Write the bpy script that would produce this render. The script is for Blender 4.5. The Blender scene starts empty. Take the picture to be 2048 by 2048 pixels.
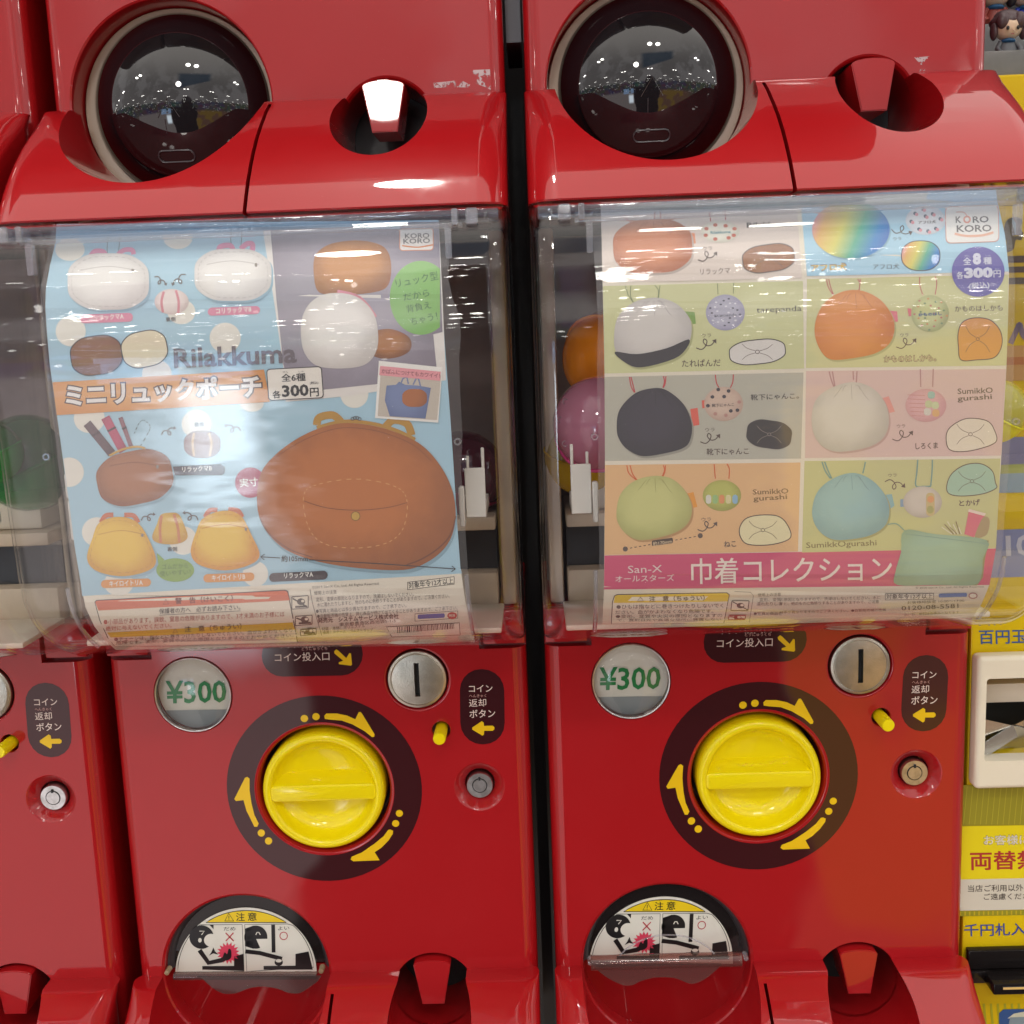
import bpy, bmesh, math, random
from mathutils import Vector, Matrix
from mathutils.geometry import tessellate_polygon
random.seed(5)
S = bpy.context.scene
COL = S.collection
# ------------------------------------------------------------------ camera
F = 2200.0
CP = Vector((0.155608, -0.720737, 0.306444))
PI_, YA, RO = 0.159519, -0.0247213, -0.0387974
FWD = Vector((math.sin(YA)*math.cos(PI_), math.cos(YA)*math.cos(PI_), -math.sin(PI_)))
_r = Vector((math.cos(YA), -math.sin(YA), 0)); _u = _r.cross(FWD)
RV = math.cos(RO)*_r + math.sin(RO)*_u
UV = -math.sin(RO)*_r + math.cos(RO)*_u
cd = bpy.data.cameras.new('camera'); cam = bpy.data.objects.new('camera', cd); COL.objects.link(cam)
cam.matrix_world = Matrix(((RV.x, UV.x, -FWD.x, CP.x), (RV.y, UV.y, -FWD.y, CP.y), (RV.z, UV.z, -FWD.z, CP.z), (0, 0, 0, 1)))
cd.sensor_width = 36; cd.sensor_fit = 'HORIZONTAL'; cd.lens = 36*F/2048; cd.clip_start = 0.01; cd.clip_end = 50
S.camera = cam
S.view_settings.view_transform = 'Standard'; S.view_settings.look = 'None'; S.view_settings.gamma = 1; S.view_settings.exposure = 0.42
S.render.engine = 'CYCLES'
cy = S.cycles; cy.use_denoising = True; cy.max_bounces = 10; cy.transparent_max_bounces = 24; cy.sample_clamp_indirect = 6; cy.caustics_reflective = False
cy.glossy_bounces = 5

# ------------------------------------------------------------------ node helpers
class NT:
    def __init__(s, nt): s.nt = nt; nt.nodes.clear()
    def n(s, t, **k):
        o = s.nt.nodes.new(t)
        for a, v in k.items(): setattr(o, a, v)
        return o
    def set(s, inp, v):
        if v is None: return
        if hasattr(v, 'links') or isinstance(v, bpy.types.NodeSocket): s.nt.links.new(v, inp)
        elif isinstance(v, (tuple, list)): inp.default_value = tuple(v) + ((1,) if len(v) == 3 and inp.type == 'RGBA' else ())
        else: inp.default_value = v
    def m(s, op, a, b=None, c=None, clamp=False):
        o = s.n('ShaderNodeMath', operation=op, use_clamp=clamp)
        s.set(o.inputs[0], a); s.set(o.inputs[1], b); s.set(o.inputs[2], c); return o.outputs[0]
    def v(s, op, a, b=None, sc=None):
        o = s.n('ShaderNodeVectorMath', operation=op); s.set(o.inputs[0], a); s.set(o.inputs[1], b)
        if sc is not None: s.set(o.inputs['Scale'], sc)
        return o.outputs['Value'] if op in ('LENGTH', 'DISTANCE', 'DOT_PRODUCT') else o.outputs[0]
    def mix(s, f, a, b, mode='MIX'):
        o = s.n('ShaderNodeMix', data_type='RGBA', blend_type=mode); s.set(o.inputs[0], f); s.set(o.inputs[6], a); s.set(o.inputs[7], b); return o.outputs[2]
    def noise(s, vec, scale, detail=2, rough=.5, out=0):
        o = s.n('ShaderNodeTexNoise'); s.set(o.inputs['Vector'], vec); o.inputs['Scale'].default_value = scale
        o.inputs['Detail'].default_value = detail; o.inputs['Roughness'].default_value = rough; return o.outputs[out]
    def ramp(s, f, a, b):   # smoothstep a..b
        o = s.n('ShaderNodeMapRange', interpolation_type='SMOOTHSTEP'); s.set(o.inputs[0], f)
        o.inputs[1].default_value = a; o.inputs[2].default_value = b; return o.outputs[0]

# ------------------------------------------------------------------ world: the shop hall around the machines
W = bpy.data.worlds.new('World'); S.world = W; W.use_nodes = True
t = NT(W.node_tree)
tc = t.n('ShaderNodeTexCoord').outputs['Generated']
sx = t.n('ShaderNodeSeparateXYZ'); t.set(sx.inputs[0], tc); X, Y, Z = sx.outputs
back = t.m('MAXIMUM', t.m('MULTIPLY', Y, -1), 0.02)
az = t.m('DIVIDE', X, back)
nz = t.noise(tc, 3.5, 4, .6); nzc = t.noise(tc, 3.0, 3, .6, 1)
ceil_c = t.mix(t.ramp(nz, .44, .56), (.64, .61, .59), (.98, .94, .93))
floor_c = t.mix(t.ramp(nz, .40, .62), (.26, .20, .17), (.44, .36, .31))
# shop clutter near the horizon
vo = t.n('ShaderNodeTexVoronoi', distance='CHEBYCHEV'); vs = t.v('MULTIPLY', tc, (1, 1, 1.3)); t.set(vo.inputs['Vector'], vs); vo.inputs['Scale'].default_value = 16
clut = t.mix(.55, vo.outputs['Color'], (.20, .22, .26)); clut = t.mix(1.0, clut, clut, 'MULTIPLY')
clut = t.mix(.35, clut, nzc)
vo2 = t.n('ShaderNodeTexVoronoi'); t.set(vo2.inputs['Vector'], tc); vo2.inputs['Scale'].default_value = 34
spark = t.m('MULTIPLY', t.m('LESS_THAN', vo2.outputs['Distance'], .15), 6.0)
horiz = t.m('SUBTRACT', 1.0, t.ramp(t.m('ABSOLUTE', t.m('SUBTRACT', Z, .015)), .06, .11), clamp=True)
col = t.mix(t.ramp(Z, -.05, .05), floor_c, ceil_c)
# overhead the hall is a little brighter
col = t.mix(t.ramp(Z, .35, .9), col, (1.45, 1.36, 1.26))
# hanging coloured banners
ban = t.m('MULTIPLY', t.ramp(t.m('ADD', Z, t.m('MULTIPLY', X, -.25)), .33, .36), t.m('SUBTRACT', 1.0, t.ramp(Z, .55, .60), clamp=True))
ban = t.m('MULTIPLY', ban, t.m('MULTIPLY', t.ramp(X, -.12, -.02), t.m('SUBTRACT', 1.0, t.ramp(X, .42, .50), clamp=True)))
ban = t.m('MULTIPLY', ban, t.m('LESS_THAN', Y, 0.0))
col = t.mix(t.m('MULTIPLY', ban, .85), col, (.10, .22, .34))
lft = t.m('MULTIPLY', t.m('SUBTRACT', 1.0, t.ramp(t.m('ADD', az, t.m('MULTIPLY', t.m('SUBTRACT', nz, .5), .20)), -.248, -.232), clamp=True), t.m('MULTIPLY', t.m('LESS_THAN', Z, 0.0), t.m('GREATER_THAN', az, -1.3)))
col = t.mix(lft, col, (.92, .80, .78))
col = t.mix(horiz, col, clut)
# a bluish lit shop window low on the left
bw = t.m('MULTIPLY', t.ramp(az, -.375, -.335), t.m('SUBTRACT', 1.0, t.ramp(az, -.28, -.245), clamp=True))
bw = t.m('MULTIPLY', bw, t.m('MULTIPLY', t.ramp(Z, -.29, -.24), t.m('SUBTRACT', 1.0, t.ramp(Z, -.16, -.10), clamp=True)))
bw = t.m('MULTIPLY', bw, t.m('LESS_THAN', Y, 0.0))
bw2 = t.m('MULTIPLY', t.m('MULTIPLY', t.m('LESS_THAN', t.m('ABSOLUTE', t.m('ADD', az, .34)), .13), t.m('LESS_THAN', t.m('ABSOLUTE', t.m('ADD', Z, .06)), .045)), t.m('MULTIPLY', t.m('GREATER_THAN', vo.outputs['Distance'], .30), t.m('LESS_THAN', Y, 0.0)))
col = t.mix(t.m('MULTIPLY', bw2, .8), col, (1.2, 1.9, 3.0)); col = t.mix(bw, col, (5.4, 6.2, 6.8))
# orange and magenta bins standing low on the right, the visitor's dark clothing in the middle
azn = t.m('ADD', az, t.m('MULTIPLY', t.m('SUBTRACT', nz, .5), .20))
low = t.m('SUBTRACT', 1.0, t.ramp(Z, -.09, -.03), clamp=True)
right = t.m('MULTIPLY', t.ramp(azn, .238, .252), low)
rc = t.mix(t.ramp(t.noise(tc, 5.5, 2), .46, .53), (.80, .50, .12), (.56, .30, .20))
col = t.mix(t.m('MULTIPLY', right, t.m('SUBTRACT', 1.0, t.ramp(az, .9, 1.4), clamp=True)), col, rc)
mid = t.m('SUBTRACT', 1.0, t.ramp(t.m('ABSOLUTE', t.m('ADD', azn, -.0)), .232, .248), clamp=True)
mid = t.m('MULTIPLY', mid, t.m('SUBTRACT', 1.0, t.ramp(Z, -.02, .03), clamp=True))
mid = t.m('MULTIPLY', mid, t.m('LESS_THAN', Y, 0.0))
col = t.mix(t.m('MULTIPLY', mid, .95), col, (.05, .04, .045))
head = t.v('LENGTH', t.v('MULTIPLY', t.v('SUBTRACT', tc, (.07, -1, .06)), (1, 0, .8)))
hd = t.m('MULTIPLY', t.m('SUBTRACT', 1.0, t.ramp(head, .09, .12), clamp=True), t.m('LESS_THAN', Y, 0.0))
col = t.mix(t.m('MULTIPLY', hd, .9), col, (.05, .04, .045))
# ceiling downlights (pairs on a grid 2.5 m overhead)
zz = t.m('MAXIMUM', Z, .03)
gx = t.m('DIVIDE', X, zz); gy = t.m('DIVIDE', Y, zz)
gx = t.m('MULTIPLY', gx, .62); gy = t.m('MULTIPLY', gy, .5)
fx = t.m('ABSOLUTE', t.m('SUBTRACT', t.m('FRACT', t.m('ADD', gx, .37)), .5)); fy = t.m('SUBTRACT', t.m('FRACT', gy), .5)
fx2 = t.m('SUBTRACT', fx, .06)
dd = t.m('SQRT', t.m('ADD', t.m('MULTIPLY', fx2, fx2), t.m('MULTIPLY', fy, fy)))
dot = t.m('MULTIPLY', t.m('LESS_THAN', dd, .035), t.m('GREATER_THAN', Z, .085))
dot = t.m('MULTIPLY', dot, t.m('LESS_THAN', Z, .75))
em = t.m('ADD', t.m('MULTIPLY', dot, 34.0), t.m('MULTIPLY', t.m('MULTIPLY', spark, horiz), t.m('SUBTRACT', 1.0, hd)))
emc = t.mix(1.0, (1, .97, .9), em, 'MULTIPLY')
fin = t.mix(1.0, col, emc, 'ADD')
bg = t.n('ShaderNodeBackground'); t.set(bg.inputs[0], fin); bg.inputs[1].default_value = 0.90
ow = t.n('ShaderNodeOutputWorld'); W.node_tree.links.new(bg.outputs[0], ow.inputs[0])
W.cycles.sampling_method = 'MANUAL'; W.cycles.sample_map_resolution = 2048

def area(name, loc, target, size, watts, colr=(1, .95, .88)):
    l = bpy.data.lights.new(name, 'AREA'); l.shape = 'DISK'; l.size = size; l.energy = watts; l.color = colr
    o = bpy.data.objects.new(name, l); COL.objects.link(o); o.location = loc
    o.rotation_euler = (Vector(target)-Vector(loc)).to_track_quat('-Z', 'Y').to_euler(); return o
area('ceiling_spot', (-.24, -2.35, 1.50), (.07, 0, .45), .24, 5.5)
area('overhead_spot', (-.075, -.30, 1.96), (.09, -.1, .385), .125, 3.6)
#area('ceiling_panel', (.45, -1.3, 2.6), (.15, -.05, .3), .9, 13)

# ------------------------------------------------------------------ materials
MATS = {}
def mat(name, base, rough=.5, metal=0, coat=0, spec=.5, bump=None, tint=None, coat_rough=.03):
    if name in MATS: return MATS[name]
    m = bpy.data.materials.new(name); m.use_nodes = True; MATS[name] = m; t = NT(m.node_tree)
    p = t.n('ShaderNodeBsdfPrincipled'); o = t.n('ShaderNodeOutputMaterial'); m.node_tree.links.new(p.outputs[0], o.inputs[0])
    g = t.n('ShaderNodeNewGeometry').outputs['Position']
    c = base
    if tint is not None:
        c = t.mix(t.ramp(t.noise(g, tint[1], 4, .6), .35, .7), base, tint[0])
    t.set(p.inputs['Base Color'], c)
    p.inputs['Metallic'].default_value = metal; p.inputs['Specular IOR Level'].default_value = spec if not coat else .08
    r = t.m('ADD', t.m('MULTIPLY', t.noise(g, 60, 3), .08), rough-.04) if rough > .06 else rough
    t.set(p.inputs['Roughness'], r)
    p.inputs['Coat Weight'].default_value = coat; p.inputs['Coat Roughness'].default_value = coat_rough
    if name.startswith('red_gloss'):
        smudge = t.ramp(t.noise(g, 16, 5, .65), .50, .74)
        sc = t.ramp(t.noise(t.v('MULTIPLY', g, (1, 1, .12)), 520, 3, .6), .66, .80)
        t.set(p.inputs['Coat Roughness'], t.m('ADD', t.m('ADD', t.m('MULTIPLY', smudge, .10), t.m('MULTIPLY', sc, .12)), .022))
        speck = t.m('MULTIPLY', t.ramp(t.noise(g, 1500, 2, .5), .70, .78), t.ramp(t.noise(g, 24, 3), .45, .65))
        c = t.mix(t.m('MULTIPLY', speck, .30), c, (.42, .26, .23))
        c = t.mix(t.m('MULTIPLY', t.ramp(t.noise(g, 9, 4, .6), .4, .75), .25), c, (.40, .016, .020)); t.set(p.inputs['Base Color'], c)
    if name == 'smoked_dome': p.inputs['Coat IOR'].default_value = 1.62
    if bump:
        b = t.n('ShaderNodeBump'); b.inputs['Strength'].default_value = bump[0]; b.inputs['Distance'].default_value = .001
        t.set(b.inputs['Height'], t.noise(g, bump[1], 2)); t.set(p.inputs['Normal'], b.outputs[0])
        if coat: t.set(p.inputs['Coat Normal'], b.outputs[0])
    return m
def clear(name, tint=(.95, .96, .97), gloss=1.0, rough=.02, bump=None, ior=1.45, milk=0.0, milkc=(.8, .8, .8), sheen=None):
    """clear plastic: light passes straight through, the surface mirrors by Fresnel, a little milkiness scatters"""
    if name in MATS: return MATS[name]
    m = bpy.data.materials.new(name); m.use_nodes = True; MATS[name] = m; t = NT(m.node_tree)
    o = t.n('ShaderNodeOutputMaterial'); tr = t.n('ShaderNodeBsdfTransparent'); t.set(tr.inputs[0], tint)
    gl = t.n('ShaderNodeBsdfGlossy'); gl.inputs['Roughness'].default_value = rough; gl.inputs[0].default_value = (1, 1, 1, 1)
    df = t.n('ShaderNodeBsdfDiffuse'); t.set(df.inputs[0], milkc)
    lw = t.n('ShaderNodeLayerWeight'); fac = t.m('ADD', t.m('MULTIPLY', t.m('POWER', lw.outputs['Facing'], 5.0), .95), ((ior-1)/(ior+1))**2)
    if bump:
        g = t.n('ShaderNodeNewGeometry').outputs['Position']
        v = t.v('MULTIPLY', g, bump[2] if len(bump) > 2 else (1, 1, 1))
        b = t.n('ShaderNodeBump'); b.inputs['Strength'].default_value = bump[0]; b.inputs['Distance'].default_value = .002
        t.set(b.inputs['Height'], t.noise(v, bump[1], 2)); t.set(gl.inputs['Normal'], b.outputs[0]); t.set(lw.inputs['Normal'], b.outputs[0])
    a = t.n('ShaderNodeMixShader'); a.inputs[0].default_value = milk
    L = m.node_tree.links; L.new(tr.outputs[0], a.inputs[1]); L.new(df.outputs[0], a.inputs[2])
    x = t.n('ShaderNodeMixShader'); t.set(x.inputs[0], t.m('MULTIPLY', fac, gloss, clamp=True)); L.new(a.outputs[0], x.inputs[1]); L.new(gl.outputs[0], x.inputs[2])
    L.new(x.outputs[0], o.inputs[0]); return m

def lin(h):
    h = h.lstrip('#'); c = [int(h[i:i+2], 16)/255 for i in (0, 2, 4)]
    return tuple(v/12.92 if v <= .04045 else ((v+.055)/1.055)**2.4 for v in c)
RED = mat('red_gloss_plastic', (.355, .0068, .0098), .32, coat=1.0, bump=(.10, 9), coat_rough=.025)
RED_SHADE = mat('red_shaded_plastic', (.27, .005, .007), .35, coat=.3)  # darker copy of the red, the bowl's shade put into the colour
YEL = mat('yellow_plastic', (.80, .66, .003), .30, coat=.7, coat_rough=.09)
METAL = mat('worn_metal', (.50, .47, .40), .34, metal=1, bump=(.15, 900), tint=((.38, .36, .30), 70))
METALD = mat('lock_metal', (.62, .61, .60), .30, metal=1, tint=((.45, .44, .42), 200))
BLACK = mat('black_void', (.012, .012, .013), .6)
DKP = mat('dark_plastic', (.03, .032, .036), .35)
DOME = mat('smoked_dome', (.008, .0065, .008), .03, coat=1.0, spec=.6)
DOME2 = mat('smoked_mark', (.05, .04, .045), .2)
BEIGE = mat('beige_plastic', (.62, .51, .38), .45, tint=((.54, .44, .33), 25))
BEIGE2 = mat('pale_beige_plastic', (.74, .66, .54), .4)
WHITE = mat('white_plastic', (.60, .57, .52), .35)
CREAM = mat('cream_ring', (.42, .34, .26), .4)
INNER = mat('hopper_wall', (.34, .28, .26), .5, tint=((.20, .165, .17), 12))
CLEAR = clear('clear_shield', (.980, .984, .988), 1.0, .012, bump=(.06, 22, (.25, 1, 1.8)))
RAIL = clear('clear_rail', (.66, .72, .80), 1.2, .06, milk=.10, milkc=(.42, .45, .52), bump=(.3, 80))
CLIP = clear('clear_clip', (.84, .85, .88), 2.2, .05, milk=.14, milkc=(.85, .85, .9))
FILM = clear('poster_film', (.985, .985, .985), 1.0, .05, bump=(.55, 42, (.35, 1, 1.3)), milk=.07, milkc=(.86, .86, .88))
LENS = clear('price_lens', (.90, .93, .92), 1.0, .01)
SMOKE = clear('smoked_lid', (.30, .26, .27), 1.0, .04, milk=.12, milkc=(.10, .08, .08))
LID = clear('clear_lid', (.55, .46, .44), .8, .05, milk=.03)

# ------------------------------------------------------------------ object helpers
ORG = {}
def link(o, parent=None):
    COL.objects.link(o)
    if parent is not None:
        o.parent = parent; o.location = -ORG[parent]
    ORG[o] = Vector((0, 0, 0)); return o
def thing(name, label, cat, loc=(0, 0, 0), group=None):
    o = bpy.data.objects.new(name, None); COL.objects.link(o); o.location = loc; o.empty_display_size = .02
    ORG[o] = Vector(loc); o['label'] = label; o['category'] = cat
    if group: o['group'] = group
    return o
def struct(o): o['kind'] = 'structure'; return o
def meshobj(name, bm, m, parent=None, smooth=None):
    me = bpy.data.meshes.new(name); bm.to_mesh(me); bm.free()
    for x in (m if isinstance(m, (list, tuple)) else [m]): me.materials.append(x)
    if smooth:
        me.shade_smooth(); me.set_sharp_from_angle(angle=math.radians(smooth))
    return link(bpy.data.objects.new(name, me), parent)
def b_box(bm, x0, x1, y0, y1, z0, z1, bev=0, seg=2):
    r = bmesh.ops.create_cube(bm, size=1)['verts']
    bmesh.ops.scale(bm, vec=(x1-x0, y1-y0, z1-z0), verts=r); bmesh.ops.translate(bm, vec=((x0+x1)/2, (y0+y1)/2, (z0+z1)/2), verts=r)
    if bev:
        es = list({e for v in r for e in v.link_edges}); bmesh.ops.bevel(bm, geom=es, offset=bev, segments=seg, affect='EDGES', profile=.5)
    return bm
def boxo(name, m, parent, x0, x1, y0, y1, z0, z1, bev=0, seg=2):
    bm = bmesh.new(); b_box(bm, x0, x1, y0, y1, z0, z1, bev, seg); return meshobj(name, bm, m, parent, 40 if bev else None)
def b_lathe(bm, cx, cz, prof, n=48, close=True, sx=1.0, sz=1.0):
    """prof: list of (r, y) - revolved about the Y axis through (cx, cz)"""
    rings = []
    for r, y in prof:
        if r <= 1e-6: rings.append([bm.verts.new((cx, y, cz))])
        else: rings.append([bm.verts.new((cx+r*sx*math.cos(2*math.pi*i/n), y, cz+r*sz*math.sin(2*math.pi*i/n))) for i in range(n)])
    for a, b in zip(rings, rings[1:]):
        for i in range(n):
            j = (i+1) % n
            if len(a) == 1 and len(b) == 1: continue
            if len(a) == 1: bm.faces.new((a[0], b[j], b[i]))
            elif len(b) == 1: bm.faces.new((a[i], a[j], b[0]))
            else: bm.faces.new((a[i], a[j], b[j], b[i]))
    if close:
        for k in (0, -1):
            if len(rings[k]) > 1: bm.faces.new(rings[k])
    bmesh.ops.recalc_face_normals(bm, faces=bm.faces); return bm
def latho(name, m, parent, cx, cz, prof, n=48, smooth=40, close=True, **k):
    bm = bmesh.new(); b_lathe(bm, cx, cz, prof, n, close, **k); return meshobj(name, bm, m, parent, smooth)
def b_tube(bm, pts, rad, n=6, closed=False):
    pts = [Vector(p) for p in pts]; rings = []
    N = len(pts)
    for i, p in enumerate(pts):
        a = pts[(i-1) % N] if (i > 0 or closed) else p; b = pts[(i+1) % N] if (i < N-1 or closed) else p
        d = (b-a).normalized(); u = d.cross(Vector((0, 1, 0)))
        if u.length < .1: u = d.cross(Vector((0, 0, 1)))
        u.normalize(); w = d.cross(u)
        rings.append([bm.verts.new(p+(u*math.cos(2*math.pi*k/n)+w*math.sin(2*math.pi*k/n))*rad) for k in range(n)])
    for i in range(N if closed else N-1):
        a = rings[i]; b = rings[(i+1) % N]
        for k in range(n): bm.faces.new((a[k], a[(k+1) % n], b[(k+1) % n], b[k]))
    if not closed: bm.faces.new(rings[0]); bm.faces.new(rings[-1])
    bmesh.ops.recalc_face_normals(bm, faces=bm.faces); return bm
def b_loft(bm, levels, n=6, cap=True):
    """levels: (z, yfront, yback, halfwidth, radius) plan outlines lofted into a closed solid"""
    rings = []
    for z, yf, yb, w, r in levels:
        r = min(r, (yb-yf)/2-1e-4); L = []
        for cx, cyy, a0 in ((w-r, yf+r, -90), (w-r, yb-r, 0), (-w+r, yb-r, 90), (-w+r, yf+r, 180)):
            for i in range(n+1):
                a = math.radians(a0+90*i/n); L.append(bm.verts.new((cx+r*math.cos(a), cyy+r*math.sin(a), z)))
        rings.append(L)
    for a, b in zip(rings, rings[1:]):
        for i in range(len(a)):
            j = (i+1) % len(a); bm.faces.new((a[i], a[j], b[j], b[i]))
    if cap: bm.faces.new(rings[0]); bm.faces.new(rings[-1])
    bmesh.ops.recalc_face_normals(bm, faces=bm.faces); return bm
def cut(o, cutters, smooth=28):
    tmp = []
    for bm in cutters:
        me = bpy.data.meshes.new('c'); bm.to_mesh(me); bm.free(); c = bpy.data.objects.new('c', me); COL.objects.link(c); tmp.append(c)
        md = o.modifiers.new('b', 'BOOLEAN'); md.object = c; md.operation = 'DIFFERENCE'; md.solver = 'EXACT'
    loc = o.location.copy(); par = o.parent; o.parent = None; o.location = (0, 0, 0)
    bpy.context.view_layer.update(); dg = bpy.context.evaluated_depsgraph_get()
    me = bpy.data.meshes.new_from_object(o.evaluated_get(dg)); o.modifiers.clear(); old = o.data; o.data = me; me.name = o.name
    for c in tmp:
        d = c.data; bpy.data.objects.remove(c); bpy.data.meshes.remove(d)
    o.parent = par; o.location = loc
    bm = bmesh.new(); bm.from_mesh(me); bmesh.ops.remove_doubles(bm, verts=bm.verts, dist=1e-6); bm.to_mesh(me); bm.free()
    me.shade_smooth(); me.set_sharp_from_angle(angle=math.radians(smooth))
    md = o.modifiers.new('weighted', 'WEIGHTED_NORMAL'); md.keep_sharp = True
    return o
def interp(P, z):
    if z >= P[0][0]: return P[0][1]
    if z <= P[-1][0]: return P[-1][1]
    for (z0, y0), (z1, y1) in zip(P, P[1:]):
        if z <= z0 and z >= z1: return y0+(y1-y0)*(z0-z)/(z0-z1)

# ------------------------------------------------------------------ photo ray helpers (turn a point of the photograph into a point on a surface)
def ray(u, v): return FWD + RV*((u-1024)/F) + UV*((1024-v)/F)
POSTER = [(.372, -.100), (.366, -.104), (.353, -.113), (.341, -.120), (.33, -.1240), (.317, -.1255), (.30, -.1258), (.28, -.1248), (.26, -.1232), (.24, -.1215),
          (.22, -.1200), (.20, -.1186), (.18, -.1165), (.165, -.1135), (.155, -.1085), (.148, -.1030), (.1405, -.0955), (.135, -.0885), (.130, -.081), (.125, -.072), (.12, -.06)]
def on_y(u, v, y=0.0, off=0.0):
    d = ray(u, v); return CP + d*((y-off-CP.y)/d.y)
def on_poster(u, v, off=0.0):
    d = ray(u, v); lo, hi = .3, .9
    for _ in range(26):
        mi = (lo+hi)/2; p = CP+d*(mi/d.y)
        if p.y > interp(POSTER, p.z)-off: hi = mi
        else: lo = mi
    return CP+d*((lo+hi)/2/d.y)
ZR = {'P': (0, 0, 1.0), 'A': (0, 400, 3.22), 'B': (500, 400, 3.22), 'C': (0, 800, 3.22), 'D': (450, 800, 2.972), 'E': (1050, 360, 3.389), 'F': (1560, 360, 3.865),
      'G': (1050, 820, 3.389), 'H': (1560, 820, 3.865), 'J': (500, 1250, 3.22), 'K': (0, 1250, 3.45), 'N': (300, 1760, 4.83), 'R': (1580, 1240, 3.45), 'Q': (1900, 1240, 3.716), 'V': (1880, 1640, 4.738)}
def px(reg, x, y):
    a, b, s = ZR[reg]; return (a+x/s, b+y/s)
def catmull(p, n=6, closed=True):
    out = []; N = len(p)
    for i in range(N if closed else N-1):
        a = p[(i-1) % N] if (closed or i > 0) else p[i]; b = p[i]; c = p[(i+1) % N]; d = p[(i+2) % N] if (closed or i < N-2) else c
        for k in range(n):
            s = k/n
            out.append(tuple(.5*((2*b[q])+(-a[q]+c[q])*s+(2*a[q]-5*b[q]+4*c[q]-d[q])*s*s+(-a[q]+3*b[q]-3*c[q]+d[q])*s**3) for q in (0, 1)))
    if not closed: out.append(tuple(p[-1]))
    return out
class Sheet:
    """collects flat printed shapes in photo pixels and lays them on a surface as thin raised layers"""
    LAYER = .00012
    def __init__(s, surf, parent): s.surf = surf; s.parent = parent; s.V = []; s.Fc = []; s.M = []; s.mats = []
    def _mi(s, m):
        if m not in s.mats: s.mats.append(m)
        return s.mats.index(m)
    def _tri(s, pts, tris, m, layer, step=14):
        bm = bmesh.new(); vs = [bm.verts.new((p[0], p[1], 0)) for p in pts]
        for a in tris:
            try: bm.faces.new([vs[i] for i in a])
            except ValueError: pass
        ys = [p[1] for p in pts]; y = math.ceil(min(ys)/step)*step
        if s.surf is not on_y and max(ys)-min(ys) > step*.9:
            while y < max(ys):
                bmesh.ops.bisect_plane(bm, geom=bm.verts[:]+bm.edges[:]+bm.faces[:], plane_co=(0, y, 0), plane_no=(0, 1, 0)); y += step
        base = len(s.V); bm.verts.index_update()
        for v in bm.verts: s.V.append(s.place(v.co.x, v.co.y, layer))
        mi = s._mi(m)
        for f in bm.faces:
            s.Fc.append([base+v.index for v in f.verts]); s.M.append(mi)
        bm.free()
    yplane = 0.0
    def place(s, u, v, layer):
        return on_y(u, v, s.yplane, layer*s.LAYER) if s.surf is on_y else s.surf(u, v, layer*s.LAYER)
    def poly(s, reg, pts, m, layer=1, holes=()):
        P = [[px(reg, *p) for p in pts]] + [[px(reg, *p) for p in h] for h in holes]
        tr = tessellate_polygon([[Vector((a, b, 0)) for a, b in L] for L in P]); flat = [p for L in P for p in L]
        s._tri(flat, tr, m, layer)
    def blob(s, reg, pts, m, layer=1): s.poly(reg, catmull(pts), m, layer)
    def ell(s, reg, cx, cy, rx, ry, m, layer=1, rot=0, n=36, a0=0, a1=360):
        c, q = math.cos(math.radians(rot)), math.sin(math.radians(rot)); L = []
        for i in range(n+1 if a1-a0 < 360 else n):
            a = math.radians(a0+(a1-a0)*i/n); x, y = rx*math.cos(a), ry*math.sin(a); L.append((cx+x*c-y*q, cy+x*q+y*c))
        s.poly(reg, L, m, layer)
    def ring(s, reg, cx, cy, rx, ry, w, m, layer=1, rot=0):
        c, q = math.cos(math.radians(rot)), math.sin(math.radians(rot))
        f = lambda k: [(cx+(rx*k)*math.cos(a)*c-(ry*k)*math.sin(a)*q, cy+(rx*k)*math.cos(a)*q+(ry*k)*math.sin(a)*c) for a in [i*math.pi/18 for i in range(36)]]
        s.stroke(reg, f(1), w, m, layer, closed=True)
    def rr(s, reg, x0, y0, x1, y1, r, m, layer=1, dy=0, dx=0, hole=None):
        """rounded rectangle, sheared: right side lowered by dy, bottom moved right by dx"""
        def L(x0, y0, x1, y1, r):
            o = []
            for cx, cyy, a0 in ((x1-r, y0+r, -90), (x1-r, y1-r, 0), (x0+r, y1-r, 90), (x0+r, y0+r, 180)):
                for i in range(6):
                    a = math.radians(a0+18*i); o.append((cx+r*math.cos(a), cyy+r*math.sin(a)))
            return [(x+dx*(y-Y0)/(Y1-Y0), y+dy*(x-X0)/(X1-X0)) for x, y in o]
        X0, X1, Y0, Y1 = x0, x1, y0, y1
        s.poly(reg, L(x0, y0, x1, y1, r), m, layer, holes=[L(x0+hole, y0+hole, x1-hole, y1-hole, max(r-hole, .5))] if hole else ())
    def stroke(s, reg, pts, w, m, layer=1, closed=False, smooth=False, dash=None):
        if smooth: pts = catmull(pts, 5, closed)
        P = [Vector(px(reg, *p)) for p in pts]; w = w/ZR[reg][2]/2; N = len(P); Lp, Rp = [], []
        for i in range(N):
            a = P[(i-1) % N] if (i > 0 or closed) else P[i]; b = P[(i+1) % N] if (i < N-1 or closed) else P[i]
            d = (b-a); d = d.normalized() if d.length > 1e-9 else Vector((1, 0)); q = Vector((-d.y, d.x))*w
            Lp.append(P[i]+q); Rp.append(P[i]-q)
        for i in range(N if closed else N-1):
            if dash and i % 2: continue
            j = (i+1) % N; s._tri([Lp[i], Lp[j], Rp[j], Rp[i]], [(0, 1, 2, 3)], m, layer)
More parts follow.
